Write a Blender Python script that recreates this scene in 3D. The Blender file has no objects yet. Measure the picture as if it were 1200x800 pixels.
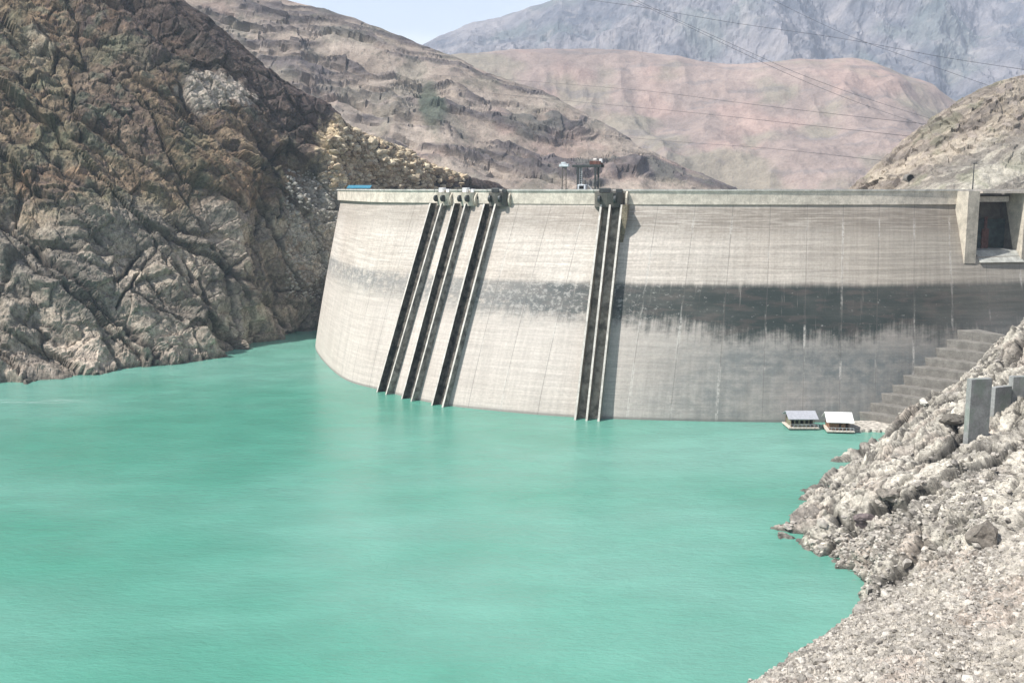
import bpy, math, random
import numpy as np
from mathutils import Vector
random.seed(7); rng = np.random.default_rng(11)
D2R = math.radians
scene = bpy.context.scene
COL = scene.collection

# ------------------------------------------------------------------ camera model
H = 67.0                       # parapet top above the water
CAM = np.array([0.0, 0.0, 67.25])
F = 1200.0                     # focal length in photo pixels (photo 1200 x 800)
PITCH = math.atan(179.0 / 1200.0)
cp, sp = math.cos(PITCH), math.sin(PITCH)

def ray(px, py):
    a = (px - 600.0) / F; b = -(py - 400.0) / F
    return np.array([a, cp + b * sp, -sp + b * cp])
def P(px, py, Y):              # world point on that sight line at world depth Y
    d = ray(px, py); return CAM + d * (Y / d[1])
def PZ(px, py, z):
    d = ray(px, py); return CAM + d * ((z - CAM[2]) / d[2])
def proj(p):
    v = np.asarray(p, float) - CAM
    dep = v[..., 1] * cp - v[..., 2] * sp
    up = v[..., 1] * sp + v[..., 2] * cp
    return 600 + F * v[..., 0] / dep, 400 - F * up / dep

# ------------------------------------------------------------------ numpy noise
_perm = rng.permutation(256).astype(np.int32); _perm = np.concatenate([_perm, _perm, _perm])
_g = rng.normal(size=(256, 3)); _g /= np.linalg.norm(_g, axis=1)[:, None]; _g = _g.astype(np.float32)
def _h(ix, iy, iz):
    return _perm[_perm[_perm[ix & 255] + (iy & 255)] + (iz & 255)]
def perlin(p):
    p = p.astype(np.float32); i = np.floor(p); f = p - i; i = i.astype(np.int32)
    w = f * f * f * (f * (f * 6 - 15) + 10)
    out = np.zeros(len(p), np.float32)
    for dx in (0, 1):
        wx = w[:, 0] if dx else 1 - w[:, 0]
        for dy in (0, 1):
            wy = w[:, 1] if dy else 1 - w[:, 1]
            for dz in (0, 1):
                wz = w[:, 2] if dz else 1 - w[:, 2]
                g = _g[_h(i[:, 0] + dx, i[:, 1] + dy, i[:, 2] + dz)]
                out += wx * wy * wz * (g[:, 0] * (f[:, 0] - dx) + g[:, 1] * (f[:, 1] - dy) + g[:, 2] * (f[:, 2] - dz))
    return out * 1.5
def fbm(p, o=4, gain=.5, lac=2.03, ridged=False):
    s = np.zeros(len(p)); a = 1.0; q = p.copy()
    for k in range(o):
        n = perlin(q)
        s += a * ((1 - 2 * np.abs(n)) if ridged else n)
        a *= gain; q = q * lac + 17.3
    return s
def blocks(p, jit=.7, tilt=.9):
    """angular fractured rock: every cell carries its own offset and tilt; returns height, crack distance, cell id"""
    i = np.floor(p - .5).astype(np.int32)
    d1 = np.full(len(p), 9e9); d2 = d1.copy(); hgt = np.zeros(len(p)); cid = np.zeros(len(p), np.int32)
    for dx in (0, 1):
        for dy in (0, 1):
            for dz in (0, 1):
                c = i + np.array([dx, dy, dz]); h = _h(c[:, 0], c[:, 1], c[:, 2])
                fp = c + .5 + jit * .5 * _g[h]
                r = p - fp; d = np.einsum('ij,ij->i', r, r)
                hv = (_perm[h + 7] / 255.0 - .5) + np.einsum('ij,ij->i', r, _g[_perm[h + 3]]) * tilt
                m = d < d1
                d2 = np.where(m, d1, np.minimum(d2, d)); hgt = np.where(m, hv, hgt); cid = np.where(m, h, cid)
                d1 = np.where(m, d, d1)
    return hgt, np.sqrt(d2) - np.sqrt(d1), cid
def sstep(a, b, x):
    t = np.clip((x - a) / (b - a), 0, 1); return t * t * (3 - 2 * t)
def catmull(cps, n, axis=0):
    c = np.moveaxis(np.asarray(cps, float), axis, 0); m = len(c)
    t = np.linspace(0, m - 1, n) if np.isscalar(n) else np.asarray(n, float)
    i = np.clip(np.floor(t).astype(int), 0, m - 2); f = (t - i).reshape((-1,) + (1,) * (c.ndim - 1))
    p0 = c[np.maximum(i - 1, 0)]; p1 = c[i]; p2 = c[i + 1]; p3 = c[np.minimum(i + 2, m - 1)]
    r = .5 * (2 * p1 + (p2 - p0) * f + (2 * p0 - 5 * p1 + 4 * p2 - p3) * f ** 2 + (3 * p1 - p0 - 3 * p2 + p3) * f ** 3)
    return np.moveaxis(r, 0, axis)
def loft(grid, nr, nc):
    return catmull(catmull(grid, nr, 0), nc, 1)
def gnormals(G):
    du = np.gradient(G, axis=1); dv = np.gradient(G, axis=0)
    n = np.cross(du, dv); n /= np.linalg.norm(n, axis=2)[:, :, None] + 1e-9
    return n

# ------------------------------------------------------------------ object helpers
def tag(o, label=None, cat=None, group=None, kind=None):
    if label: o['label'] = label
    if cat: o['category'] = cat
    if group: o['group'] = group
    if kind: o['kind'] = kind
    return o
def mesh_obj(name, V, Fc, mat=None, parent=None, smooth=False, col=None, uv=None):
    me = bpy.data.meshes.new(name)
    V = np.asarray(V, np.float32)
    if isinstance(Fc, np.ndarray):
        k = Fc.shape[1]
        me.vertices.add(len(V)); me.vertices.foreach_set('co', V.ravel())
        me.loops.add(Fc.size); me.loops.foreach_set('vertex_index', Fc.astype(np.int32).ravel())
        me.polygons.add(len(Fc)); me.polygons.foreach_set('loop_start', np.arange(len(Fc), dtype=np.int32) * k)
        me.update(calc_edges=True)
    else:
        me.from_pydata([tuple(map(float, v)) for v in V], [], [list(map(int, f)) for f in Fc]); me.update()
    me.polygons.foreach_set('use_smooth', np.full(len(me.polygons), smooth))
    if col is not None:
        a = me.color_attributes.new('Col', 'FLOAT_COLOR', 'POINT')
        c = np.ones((len(V), 4), np.float32); c[:, :3] = col; a.data.foreach_set('color', c.ravel())
    if uv is not None:
        l = me.uv_layers.new(name='UVMap'); idx = np.zeros(len(me.loops), np.int32)
        me.loops.foreach_get('vertex_index', idx)
        l.data.foreach_set('uv', np.asarray(uv, np.float32)[idx].ravel())
    if mat: me.materials.append(mat)
    o = bpy.data.objects.new(name, me); COL.objects.link(o)
    if parent: o.parent = parent
    return o
def grid_faces(nr, nc, flip=False):
    a = np.arange(nr * nc).reshape(nr, nc)
    q = np.stack([a[:-1, :-1], a[:-1, 1:], a[1:, 1:], a[1:, :-1]], -1).reshape(-1, 4)
    return q[:, ::-1].copy() if flip else q
def empty(name, loc=(0, 0, 0), rz=0):
    o = bpy.data.objects.new(name, None); COL.objects.link(o); o.location = loc; o.rotation_euler[2] = rz
    o.empty_display_size = .5
    return o
class MB:
    def __init__(s): s.v = []; s.f = []
    def add(s, v, f):
        b = len(s.v); s.v += [tuple(map(float, q)) for q in v]; s.f += [[b + i for i in q] for q in f]; return s
    def box(s, c, d, rz=0, ch=0):
        x, y, z = d[0] / 2, d[1] / 2, d[2] / 2
        ca, sa = math.cos(rz), math.sin(rz); pts = []
        if ch <= 0:
            for sz in (-1, 1):
                for sx, sy in ((-1, -1), (1, -1), (1, 1), (-1, 1)):
                    a, b = sx * x, sy * y; pts.append((c[0] + a * ca - b * sa, c[1] + a * sa + b * ca, c[2] + sz * z))
            return s.add(pts, [(3, 2, 1, 0), (4, 5, 6, 7), (0, 1, 5, 4), (1, 2, 6, 5), (2, 3, 7, 6), (3, 0, 4, 7)])
        ring = []
        for zz, i in ((-z, ch), (-z + ch, 0), (z - ch, 0), (z, ch)):
            for sx, sy in ((-1, -1), (1, -1), (1, 1), (-1, 1)):
                a, b = sx * (x - i), sy * (y - i); pts.append((c[0] + a * ca - b * sa, c[1] + a * sa + b * ca, c[2] + zz))
        fs = [(3, 2, 1, 0), (12, 13, 14, 15)]
        for r in range(3):
            for k in range(4):
                fs.append((r * 4 + k, r * 4 + (k + 1) % 4, r * 4 + 4 + (k + 1) % 4, r * 4 + 4 + k))
        return s.add(pts, fs)
    def tube(s, p0, p1, r, r1=None, n=8):
        r1 = r if r1 is None else r1
        p0, p1 = np.array(p0, float), np.array(p1, float); d = p1 - p0; d /= np.linalg.norm(d)
        a = np.cross(d, (0, 0, 1) if abs(d[2]) < .9 else (1, 0, 0)); a /= np.linalg.norm(a); b = np.cross(d, a)
        pts = [p + (a * math.cos(t) + b * math.sin(t)) * rr for p, rr in ((p0, r), (p1, r1)) for t in np.arange(n) * 2 * math.pi / n]
        return s.add(pts, [list(range(n))[::-1], list(range(n, 2 * n))] + [(k, (k + 1) % n, n + (k + 1) % n, n + k) for k in range(n)])
    def build(s, name, mat, parent=None, smooth=False):
        return mesh_obj(name, np.array(s.v), s.f, mat, parent, smooth)

# ------------------------------------------------------------------ node helpers
class NT:
    def __init__(s, name):
        s.m = bpy.data.materials.new(name); s.m.use_nodes = True
        s.t = s.m.node_tree; s.n = s.t.nodes; s.n.clear()
        s.out = s.n.new('ShaderNodeOutputMaterial'); s.b = s.n.new('ShaderNodeBsdfPrincipled')
        s.t.links.new(s.b.outputs[0], s.out.inputs[0])
    def new(s, t, **k):
        x = s.n.new(t)
        for a, b in k.items(): setattr(x, a, b)
        return x
    def put(s, sock, v):
        if isinstance(v, bpy.types.NodeSocket): s.t.links.new(v, sock)
        elif v is not None:
            if hasattr(sock.default_value, '__len__') and not hasattr(v, '__len__'): v = (v,) * len(sock.default_value)
            if hasattr(v, '__len__') and len(sock.default_value) == 4 and len(v) == 3: v = tuple(v) + (1,)
            sock.default_value = v
    def math(s, op, a, b=None, c=None, clamp=False):
        x = s.new('ShaderNodeMath', operation=op, use_clamp=clamp)
        for i, v in enumerate((a, b, c)):
            if v is not None: s.put(x.inputs[i], v)
        return x.outputs[0]
    def mix(s, fac, a, b, mode='MIX'):
        x = s.new('ShaderNodeMix', data_type='RGBA', blend_type=mode)
        s.put(x.inputs[0], fac); s.put(x.inputs[6], a); s.put(x.inputs[7], b); return x.outputs[2]
    def ss(s, v, a, b, lo=0., hi=1.):
        x = s.new('ShaderNodeMapRange', interpolation_type='SMOOTHSTEP')
        s.put(x.inputs[0], v); s.put(x.inputs[1], a); s.put(x.inputs[2], b); s.put(x.inputs[3], lo); s.put(x.inputs[4], hi); return x.outputs[0]
    def noise(s, vec, scale, detail=4, rough=.55, dist=0):
        x = s.new('ShaderNodeTexNoise'); s.put(x.inputs['Vector'], vec)
        x.inputs['Scale'].default_value = scale; x.inputs['Detail'].default_value = detail
        x.inputs['Roughness'].default_value = rough; x.inputs['Distortion'].default_value = dist
        return x.outputs[0]
    def map(s, vec, scale, loc=(0, 0, 0), rot=(0, 0, 0)):
        x = s.new('ShaderNodeMapping'); s.put(x.inputs[0], vec); x.inputs[1].default_value = loc
        x.inputs[2].default_value = rot; x.inputs[3].default_value = scale; return x.outputs[0]
    def bump(s, h, strength, dist):
        x = s.new('ShaderNodeBump'); s.put(x.inputs['Height'], h); x.inputs['Strength'].default_value = strength
        x.inputs['Distance'].default_value = dist; s.t.links.new(x.outputs[0], s.b.inputs['Normal']); return x
    def pos(s): return s.new('ShaderNodeNewGeometry').outputs['Position']
    def sep(s, v):
        x = s.new('ShaderNodeSeparateXYZ'); s.put(x.inputs[0], v); return x.outputs
    def fin(s, col, rough=.85, spec=.25, metal=0):
        s.put(s.b.inputs['Base Color'], col); s.put(s.b.inputs['Roughness'], rough)
        s.b.inputs['Specular IOR Level'].default_value = spec; s.b.inputs['Metallic'].default_value = metal
        return s.m

def rock_mat(name, freq, lo=.62, hi=1.35, bump=.6, bdist=.5, speck=0.0):
    t = NT(name); p = t.pos()
    c = t.new('ShaderNodeAttribute', attribute_name='Col').outputs['Color']
    n1 = t.noise(p, freq, 6, .65); n2 = t.noise(p, freq * 5.3, 4, .6)
    k = t.math('ADD', t.math('MULTIPLY', n1, .55), t.math('MULTIPLY', n2, .45))
    k = t.ss(k, .36, .64, lo, hi)
    col = t.mix(1.0, c, k, 'MULTIPLY')
    if speck > 0:
        n3 = t.noise(p, freq * 14, 2, .5)
        col = t.mix(t.math('MULTIPLY', t.ss(n3, .60, .68), speck), col, (.06, .055, .05))
    t.bump(t.math('ADD', n1, t.math('MULTIPLY', n2, .5)), bump, bdist)
    return t.fin(col, .92, .15)
def plain_mat(name, col, rough=.7, spec=.3, metal=0, var=.25, freq=1.5):
    t = NT(name); n = t.noise(t.pos(), freq, 5, .6)
    return t.fin(t.mix(1.0, col, t.ss(n, .3, .7, 1 - var, 1 + var), 'MULTIPLY'), rough, spec, metal)

# ------------------------------------------------------------------ the dam: plan curves at water and crest
def rowW(px, py): q = PZ(px, py, 0.); return (q[0], q[1])
ROWS = [  # (plan at the water line), (plan at the crest)
    ((-84, 545), (-70, 545)),
    ((-87, 505), (-74, 505)),
    ((-88, 472), (-75, 474)),
    ((-83, 428), (-71, 440)),
    (rowW(400, 442), (-47.5, 376)),
    (rowW(450, 458), (-25.5, 356)),
    (rowW(515, 473.5), (-6.0, 339)),
    (rowW(610, 484), (20.0, 327.5)),
    (rowW(690, 489.5), (36, 322)),
    (rowW(780, 492.5), (56, 318.5)),
    (rowW(900, 494.5), (81, 317)),
    (rowW(980, 494.5), (101, 317.5)),
    (rowW(1060, 493), (122, 319)),
    ((150, 303), (150, 324)),
    ((180, 312), (178, 331)),
    ((230, 330), (226, 350)),
]
WP = np.array([r[0] for r in ROWS], float); CP = np.array([r[1] for r in ROWS], float)
NROW = len(ROWS)
def S(u, z):
    u = np.asarray(u, float); z = np.asarray(z, float)
    zz = np.clip(z / H, 0, 1)
    t = np.where(z >= 0, zz ** 1.12, z / H)
    w = catmull(WP, u.ravel()); c = catmull(CP, u.ravel()); tt = np.broadcast_to(t, u.shape).ravel()[:, None]
    q = w * (1 - tt) + c * tt
    return np.concatenate([q, np.broadcast_to(z, u.shape).ravel()[:, None]], 1)
def Nrm(u, z, e=.02):
    u = np.atleast_1d(np.asarray(u, float))
    a = S(np.clip(u - e, 0, NROW - 1), z); b = S(np.clip(u + e, 0, NROW - 1), z)
    t = (b - a)[:, :2]; t /= np.linalg.norm(t, axis=1)[:, None]
    return np.stack([t[:, 1], -t[:, 0], np.zeros(len(t))], 1), np.stack([t[:, 0], t[:, 1], np.zeros(len(t))], 1)
def u_at(px, z, off=0.0, lo=3.3, hi=NROW - 1.01):
    for _ in range(19):
        m = (lo + hi) / 2
        q = S([m], z)[0] + Nrm(m, z)[0][0] * off
        if proj(q)[0] < px: lo = m
        else: hi = m
    return (lo + hi) / 2
_uf = np.linspace(0, NROW - 1, 3000); _cf = catmull(CP, _uf)
_arc = np.concatenate([[0], np.cumsum(np.linalg.norm(np.diff(_cf, axis=0), axis=1))])
def arc(u): return np.interp(u, _uf, _arc)

# ------------------------------------------------------------------ materials
def concrete(name, kind='wall'):
    t = NT(name)
    uv = t.new('ShaderNodeUVMap', uv_map='UVMap').outputs[0] if kind == 'wall' else None
    if kind == 'wall':
        x = t.sep(uv); u, z = x[0], x[1]
        grain = t.noise(uv, 1.3, 5, .65)
        wide = t.noise(t.map(uv, (.02, .035, 1)), 1, 4, .6)
        hstreak = t.noise(t.map(uv, (.035, .9, 1)), 1, 5, .7)
        hstreak2 = t.noise(t.map(uv, (.09, 2.2, 1), (31, 7, 0)), 1, 4, .7)
        vstreak = t.noise(t.map(uv, (.7, .035, 1), (3, 9, 0)), 1, 5, .7)
        patch = t.noise(t.map(uv, (.22, .3, 1), (7, 2, 0)), 1, 6, .75)
        col = t.mix(t.ss(wide, .35, .65), (.475, .42, .365), (.54, .49, .435))
        col = t.mix(1, col, t.ss(hstreak, .25, .75, .78, 1.18), 'MULTIPLY')
        col = t.mix(1, col, t.ss(hstreak2, .3, .7, .88, 1.1), 'MULTIPLY')
        col = t.mix(1, col, t.ss(grain, .3, .7, .86, 1.12), 'MULTIPLY')
        right = t.ss(u, 275, 380)                              # towards the right bank: brown streaks, plus grazing-sun shade put into the colour
        col = t.mix(t.math('MULTIPLY', right, .8), col, t.mix(t.ss(hstreak, .4, .65), (.235, .215, .18), (.34, .31, .26)))
        # brown weathering under the parapet
        zt = t.math('ADD', z, t.math('MULTIPLY', t.math('SUBTRACT', hstreak, .5), 10))
        m = t.math('MULTIPLY', t.math('MULTIPLY', t.ss(zt, 51, 57), t.ss(z, 60.8, 62.2, 1, .25)), t.ss(hstreak2, .30, .62))
        m = t.math('MULTIPLY', m, t.ss(u, 150, 380, .45, .9))
        col = t.mix(m, col, (.17, .145, .12))
        # old water-level band
        zb = t.math('ADD', z, t.math('MULTIPLY', t.math('SUBTRACT', vstreak, .5), 1.6))
        top = t.ss(zb, 37.6, 39.8, 1, 0)
        low = t.math('ADD', zb, t.math('MULTIPLY', t.math('SUBTRACT', patch, .5), 12))
        low = t.math('ADD', low, t.math('MULTIPLY', t.math('SUBTRACT', vstreak, .5), 12))
        base = t.math('ADD', t.ss(u, 170, 345, 31, 25.0), t.math('MULTIPLY', t.math('SUBTRACT', wide, .5), t.ss(u, 250, 320, 4, 22)))
        base = t.math('SUBTRACT', base, t.math('MULTIPLY', t.math('MULTIPLY', t.ss(u, 300, 318), t.ss(u, 362, 344)), 4.5))
        bot = t.ss(t.math('SUBTRACT', low, base), -3.5, 4.5)
        bandm = t.math('MULTIPLY', top, bot)
        gaps = t.ss(patch, t.ss(u, 205, 300, .64, .84), t.ss(u, 205, 300, .46, .64))
        gaps = t.math('MULTIPLY', gaps, t.ss(vstreak, .70, .60, .55, 1))
        bandm = t.math('MULTIPLY', bandm, t.math('MULTIPLY', gaps, t.ss(u, 150, 310, .72, .97)))
        bandm = t.math('MULTIPLY', bandm, t.math('MULTIPLY', t.ss(u, 372, 392, 1, .72), t.ss(wide, .33, .55, .74, 1)))
        smear = t.math('MULTIPLY', t.math('MULTIPLY', top, t.ss(low, t.math('SUBTRACT', base, 11), t.math('ADD', base, 2))), t.ss(u, 255, 310, .1, .55))
        col = t.mix(t.math('MULTIPLY', smear, t.ss(vstreak, .35, .65, .5, 1)), col, (.115, .112, .104))
        bandc = t.mix(t.ss(u, 215, 300), (.135, .145, .15), (.026, .036, .035))
        mott = t.noise(t.map(uv, (.55, .75, 1), (4, 1, 0)), 1, 5, .75)
        hue = t.noise(t.map(uv, (.12, .5, 1), (14, 3, 0)), 1, 3, .6)
        bandc = t.mix(t.ss(hue, .48, .62), bandc, t.mix(t.ss(u, 225, 305), (.14, .14, .14), (.052, .050, .047)))
        bandc = t.mix(t.math('MULTIPLY', t.ss(mott, t.ss(u, 255, 320, .50, .60), t.ss(u, 255, 320, .58, .74)), .75), bandc, (.33, .32, .30))
        # drawn-down zone below: pinker grey at left, blue grey to the right
        hue0 = t.noise(t.map(uv, (.12, .25, 1), (24, 3, 0)), 1, 4, .65)
        below = t.ss(zb, 33, 26)
        col = t.mix(t.math('MULTIPLY', below, .45), col, t.mix(t.ss(u, 255, 330), (.48, .43, .39), (.265, .255, .24)))
        brn = t.math('MULTIPLY', t.math('MULTIPLY', t.ss(z, 24, 3), t.ss(u, 345, 385)), t.ss(hue0, .35, .6))
        col = t.mix(t.math('MULTIPLY', brn, .6), col, (.15, .115, .095))
        blue = t.math('MULTIPLY', t.math('MULTIPLY', t.ss(z, 26, 16), t.ss(u, 268, 320)), t.ss(wide, .3, .6, .45, .9))
        col = t.mix(t.math('MULTIPLY', blue, t.ss(patch, .35, .62, .55, 1)), col, (.105, .122, .125))
        col = t.mix(1, col, t.ss(vstreak, .3, .7, .90, 1.08), 'MULTIPLY')
        col = t.mix(bandm, col, bandc)
        # pour lifts and block joints
        fz = t.math('ABSOLUTE', t.math('SUBTRACT', t.math('FRACT', t.math('DIVIDE', z, 2.4)), .5))
        lift = t.math('MULTIPLY', t.ss(fz, .035, .0), t.ss(hstreak, .42, .6, .0, .38))
        col = t.mix(lift, col, (.13, .115, .10))
        uo = t.math('ADD', u, t.math('MULTIPLY', t.math('SUBTRACT', grain, .5), .25))
        fu = t.math('ABSOLUTE', t.math('SUBTRACT', t.math('FRACT', t.math('DIVIDE', uo, 11.2)), .5))
        jn = t.noise(t.map(uv, (.3, .06, 1), (11, 5, 0)), 1, 3, .6)
        col = t.mix(t.math('MULTIPLY', t.ss(fu, .018, .0), .5), col, (.12, .11, .10))
        pale = t.math('MULTIPLY', t.ss(fu, .045, .012), t.math('MULTIPLY', t.ss(jn, .50, .62), t.ss(grain, .3, .6)))
        pale = t.math('MULTIPLY', pale, t.ss(z, 60, 56))
        col = t.mix(t.math('MULTIPLY', pale, .55), col, (.60, .57, .52))
        run = t.math('MULTIPLY', t.ss(vstreak, .64, .72), t.ss(patch, .42, .6))
        col = t.mix(t.math('MULTIPLY', run, .16), col, (.60, .57, .53))
        t.bump(t.math('ADD', grain, t.math('MULTIPLY', fz, .6)), .35, .25)
        wet = t.ss(z, 1.1, .3)
        col = t.mix(t.math('MULTIPLY', wet, .6), col, (.09, .10, .09))
        return t.fin(col, .9, .2)
    p = t.pos()
    g1 = t.noise(p, .35, 6, .65); g2 = t.noise(p, 2.2, 4, .6); st = t.noise(t.map(p, (1.1, 1.1, .08)), 1, 4, .65)
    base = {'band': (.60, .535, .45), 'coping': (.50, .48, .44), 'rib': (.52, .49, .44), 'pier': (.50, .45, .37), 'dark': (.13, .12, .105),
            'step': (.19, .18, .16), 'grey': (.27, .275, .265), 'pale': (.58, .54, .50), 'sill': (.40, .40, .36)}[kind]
    col = t.mix(1, base, t.ss(g1, .3, .7, .75, 1.2), 'MULTIPLY')
    col = t.mix(1, col, t.ss(g2, .3, .7, .88, 1.1), 'MULTIPLY')
    col = t.mix(t.ss(st, .55, .75, 0, .45), col, tuple(c * .45 for c in base))
    if kind == 'grey':
        col = t.mix(t.ss(t.noise(p, .25, 3), .48, .62, 0, .5), col, (.20, .25, .20))
    t.bump(t.math('ADD', g1, g2), .3, .15)
    return t.fin(col, .9, .2)

M_wall = concrete('weathered_concrete_face'); M_band = concrete('parapet_concrete', 'band'); M_cope = concrete('coping_concrete', 'coping')
M_rib = concrete('guide_rib_concrete', 'rib'); M_pier = concrete('pier_concrete', 'pier'); M_dark = concrete('dark_concrete', 'dark')
M_step = concrete('stepped_concrete', 'step'); M_grey = concrete('grey_green_concrete', 'grey'); M_pale = concrete('pale_concrete', 'pale')
M_slot = plain_mat('shade_black_concrete', (.075, .066, .055), .9, .15, 0, .8, .5)  # first rib's sides and slots: shadow put into the colour
M_ribg = plain_mat('shade_grey_concrete', (.21, .20, .18), .9, .15, 0, .6, .45)  # second rib's sides: lighter shadow put into the colour
M_slotg = plain_mat('shade_warm_concrete', (.26, .235, .195), .9, .15, 0, .6, .4)  # right-hand group, sides and slots: shade put into the colour
M_brn = plain_mat('brown_stained_concrete', (.20, .165, .115), .9, .2, 0, .4)
M_ledge = plain_mat('rough_ledge_concrete', (.40, .37, .32), .95, .1, 0, .5, .9)
M_sill = concrete('sill_concrete', 'sill')
M_steel = plain_mat('dark_steel', (.05, .055, .055), .5, .4, .3)
M_lsteel = plain_mat('light_grey_steel', (.50, .53, .55), .45, .4)
M_white = plain_mat('white_paint', (.80, .80, .79), .5, .3, 0, .06)
M_gate = plain_mat('teal_gate_paint', (.035, .055, .052), .6, .3, 0, .5, .5)
M_rust = plain_mat('rusty_steel', (.12, .055, .045), .8, .2, 0, .4)
M_blue = plain_mat('blue_sheet', (.05, .22, .31), .5, .4, 0, .15)
M_roofg = plain_mat('grey_blue_sheet_roof', (.35, .36, .385), .5, .4, 0, .12)
M_hutwall = plain_mat('weathered_board_wall', (.20, .19, .13), .85, .2, 0, .5, 2.5)
M_brown = plain_mat('brown_board', (.22, .12, .075), .85, .2, 0, .4, 2.5)
M_deck = plain_mat('pale_deck_boards', (.52, .47, .40), .85, .2, 0, .3, 2.0)
M_black = plain_mat('dark_interior', (.018, .018, .017), .95, .1)
M_cable = plain_mat('cable_metal', (.07, .07, .075), .5, .4, .5)
M_asph = plain_mat('crest_asphalt', (.10, .10, .095), .9, .2)

# ------------------------------------------------------------------ dam body
dam = tag(empty('arch_dam', (40, 330, 0)), 'huge curved concrete arch dam with a dark waterline band closing the green reservoir', 'dam')
def child(o, parent=dam):
    o.parent = parent; o.matrix_parent_inverse = parent.matrix_world.inverted() if False else __import__('mathutils').Matrix.Translation(-Vector(parent.location)); return o

zg_hi, zg_lo = 66.0, 46.6
uP1 = u_at(1140.5, 56); uP2 = u_at(1191.5, 56)      # the spillway bay between its two piers
us = np.unique(np.concatenate([np.linspace(0, NROW - 1, 420), [uP1, uP2]]))
zs = np.unique(np.concatenate([np.linspace(-14, H - 1.2, 90), [zg_lo]]))
UU, ZZ = np.meshgrid(us, zs)
V = S(UU, ZZ)
nr, nc = len(zs), len(us)
Fq = grid_faces(nr, nc)
fu = (UU.ravel()[Fq]).mean(1); fz = (ZZ.ravel()[Fq]).mean(1)
keep = ~((fu > uP1) & (fu < uP2) & (fz > zg_lo))
UV = np.stack([arc(UU.ravel()), ZZ.ravel()], 1)
child(mesh_obj('dam_wall', V, Fq[keep], M_wall, smooth=True, uv=UV))

def sweep(name, ua, ub, section, mat, n=260, parent=dam):
    """closed section (offset outwards from the crest line, z) swept along the crest"""
    uu = np.linspace(ua, ub, n); c = S(uu, H); nn = Nrm(uu, H)[0]; k = len(section)
    V = np.concatenate([np.stack([c[:, 0] + nn[:, 0] * o, c[:, 1] + nn[:, 1] * o, np.full(n, z)], 1) for o, z in section])
    fs = []
    for j in range(k):
        a = j * n; b = ((j + 1) % k) * n
        i = np.arange(n - 1)
        fs.append(np.stack([a + i, b + i, b + i + 1, a + i + 1], 1))
    fs = [list(f) for f in np.concatenate(fs)]
    fs += [[j * n for j in range(k)], [j * n + n - 1 for j in range(k)][::-1]]
    return child(mesh_obj(name, V, fs, mat), parent)
UMAX = NROW - 1.02
sweep('parapet', 0.02, uP1 - .03, [(2.5, 62.4), (2.5, 66.5), (1.3, 66.5), (1.3, 65.3), (.2, 65.3), (.2, 62.4)], M_band)
sweep('parapet', uP2 + .02, UMAX, [(2.5, 62.4), (2.5, 66.5), (1.3, 66.5), (1.3, 65.3), (.2, 65.3), (.2, 62.4)], M_band, 40)
sweep('coping', 0.02, UMAX, [(2.85, 66.505), (2.85, 67.0), (1.1, 67.0), (1.1, 66.505)], M_cope)
sweep('crest_road', 0.02, UMAX, [(.19, 64.6), (.19, 65.35), (-6.4, 65.35), (-6.4, 64.6)], M_asph)
sweep('downstream_parapet', 0.02, UMAX, [(-6.41, 62.5), (-6.41, 66.9), (-6.8, 66.9), (-6.8, 62.5)], M_band)
sweep('downstream_face', 0.02, UMAX, [(-6.0, -60), (-6.0, 64.59), (-6.3, 64.59), (-16.0, -60)], M_band)

# guide ribs of the intake gates, each a projecting concrete rib from the hoist deck down into the water
RIBS = [(503, 441), (516, 451.5), (531, 470), (544, 481), (566, 505), (579, 517.5), (703, 672.5), (713.5, 686), (727, 700)]
def rib(pt, pb, d, w, mat):
    zz = np.linspace(62.35, -6, 30); V = []
    for z in zz:
        px = pb + (pt - pb) * z / 62.0
        u = u_at(px, z, d); b = S([u], z)[0]; n, t = (q[0] for q in Nrm(u, z))
        V += [b - n * .6, b + n * d, b + n * d + t * w, b + t * w - n * .6]
    fs = []
    for k in range(len(zz) - 1):
        for j in range(4): fs.append([k * 4 + j, k * 4 + (j + 1) % 4, k * 4 + 4 + (j + 1) % 4, k * 4 + 4 + j])
    fs += [[3, 2, 1, 0], [len(V) - 4, len(V) - 3, len(V) - 2, len(V) - 1]]
    o = child(mesh_obj('guide_rib', V, fs, mat)); o.data.materials.append(M_rib)  # dark base paints shade onto the sides, pale front face stays lit
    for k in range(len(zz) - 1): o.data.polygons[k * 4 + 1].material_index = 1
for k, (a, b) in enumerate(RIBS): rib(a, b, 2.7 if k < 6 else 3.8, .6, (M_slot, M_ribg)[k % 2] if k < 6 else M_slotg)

# shade between the ribs of a pair, painted as thin dark panels proud of the wall
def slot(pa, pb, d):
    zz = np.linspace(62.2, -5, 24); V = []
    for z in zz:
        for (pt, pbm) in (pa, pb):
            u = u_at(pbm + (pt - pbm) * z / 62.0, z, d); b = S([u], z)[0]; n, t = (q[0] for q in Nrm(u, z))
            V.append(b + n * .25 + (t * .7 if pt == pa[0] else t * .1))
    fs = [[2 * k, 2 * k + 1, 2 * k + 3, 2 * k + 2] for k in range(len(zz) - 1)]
    child(mesh_obj('slot_shade_panel', V, fs, M_slot if d < 3 else M_slotg))
for i, j, d in ((0, 1, 2.7), (2, 3, 2.7), (4, 5, 2.7), (6, 7, 3.8), (7, 8, 3.8)): slot(RIBS[i], RIBS[j], d)

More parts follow.
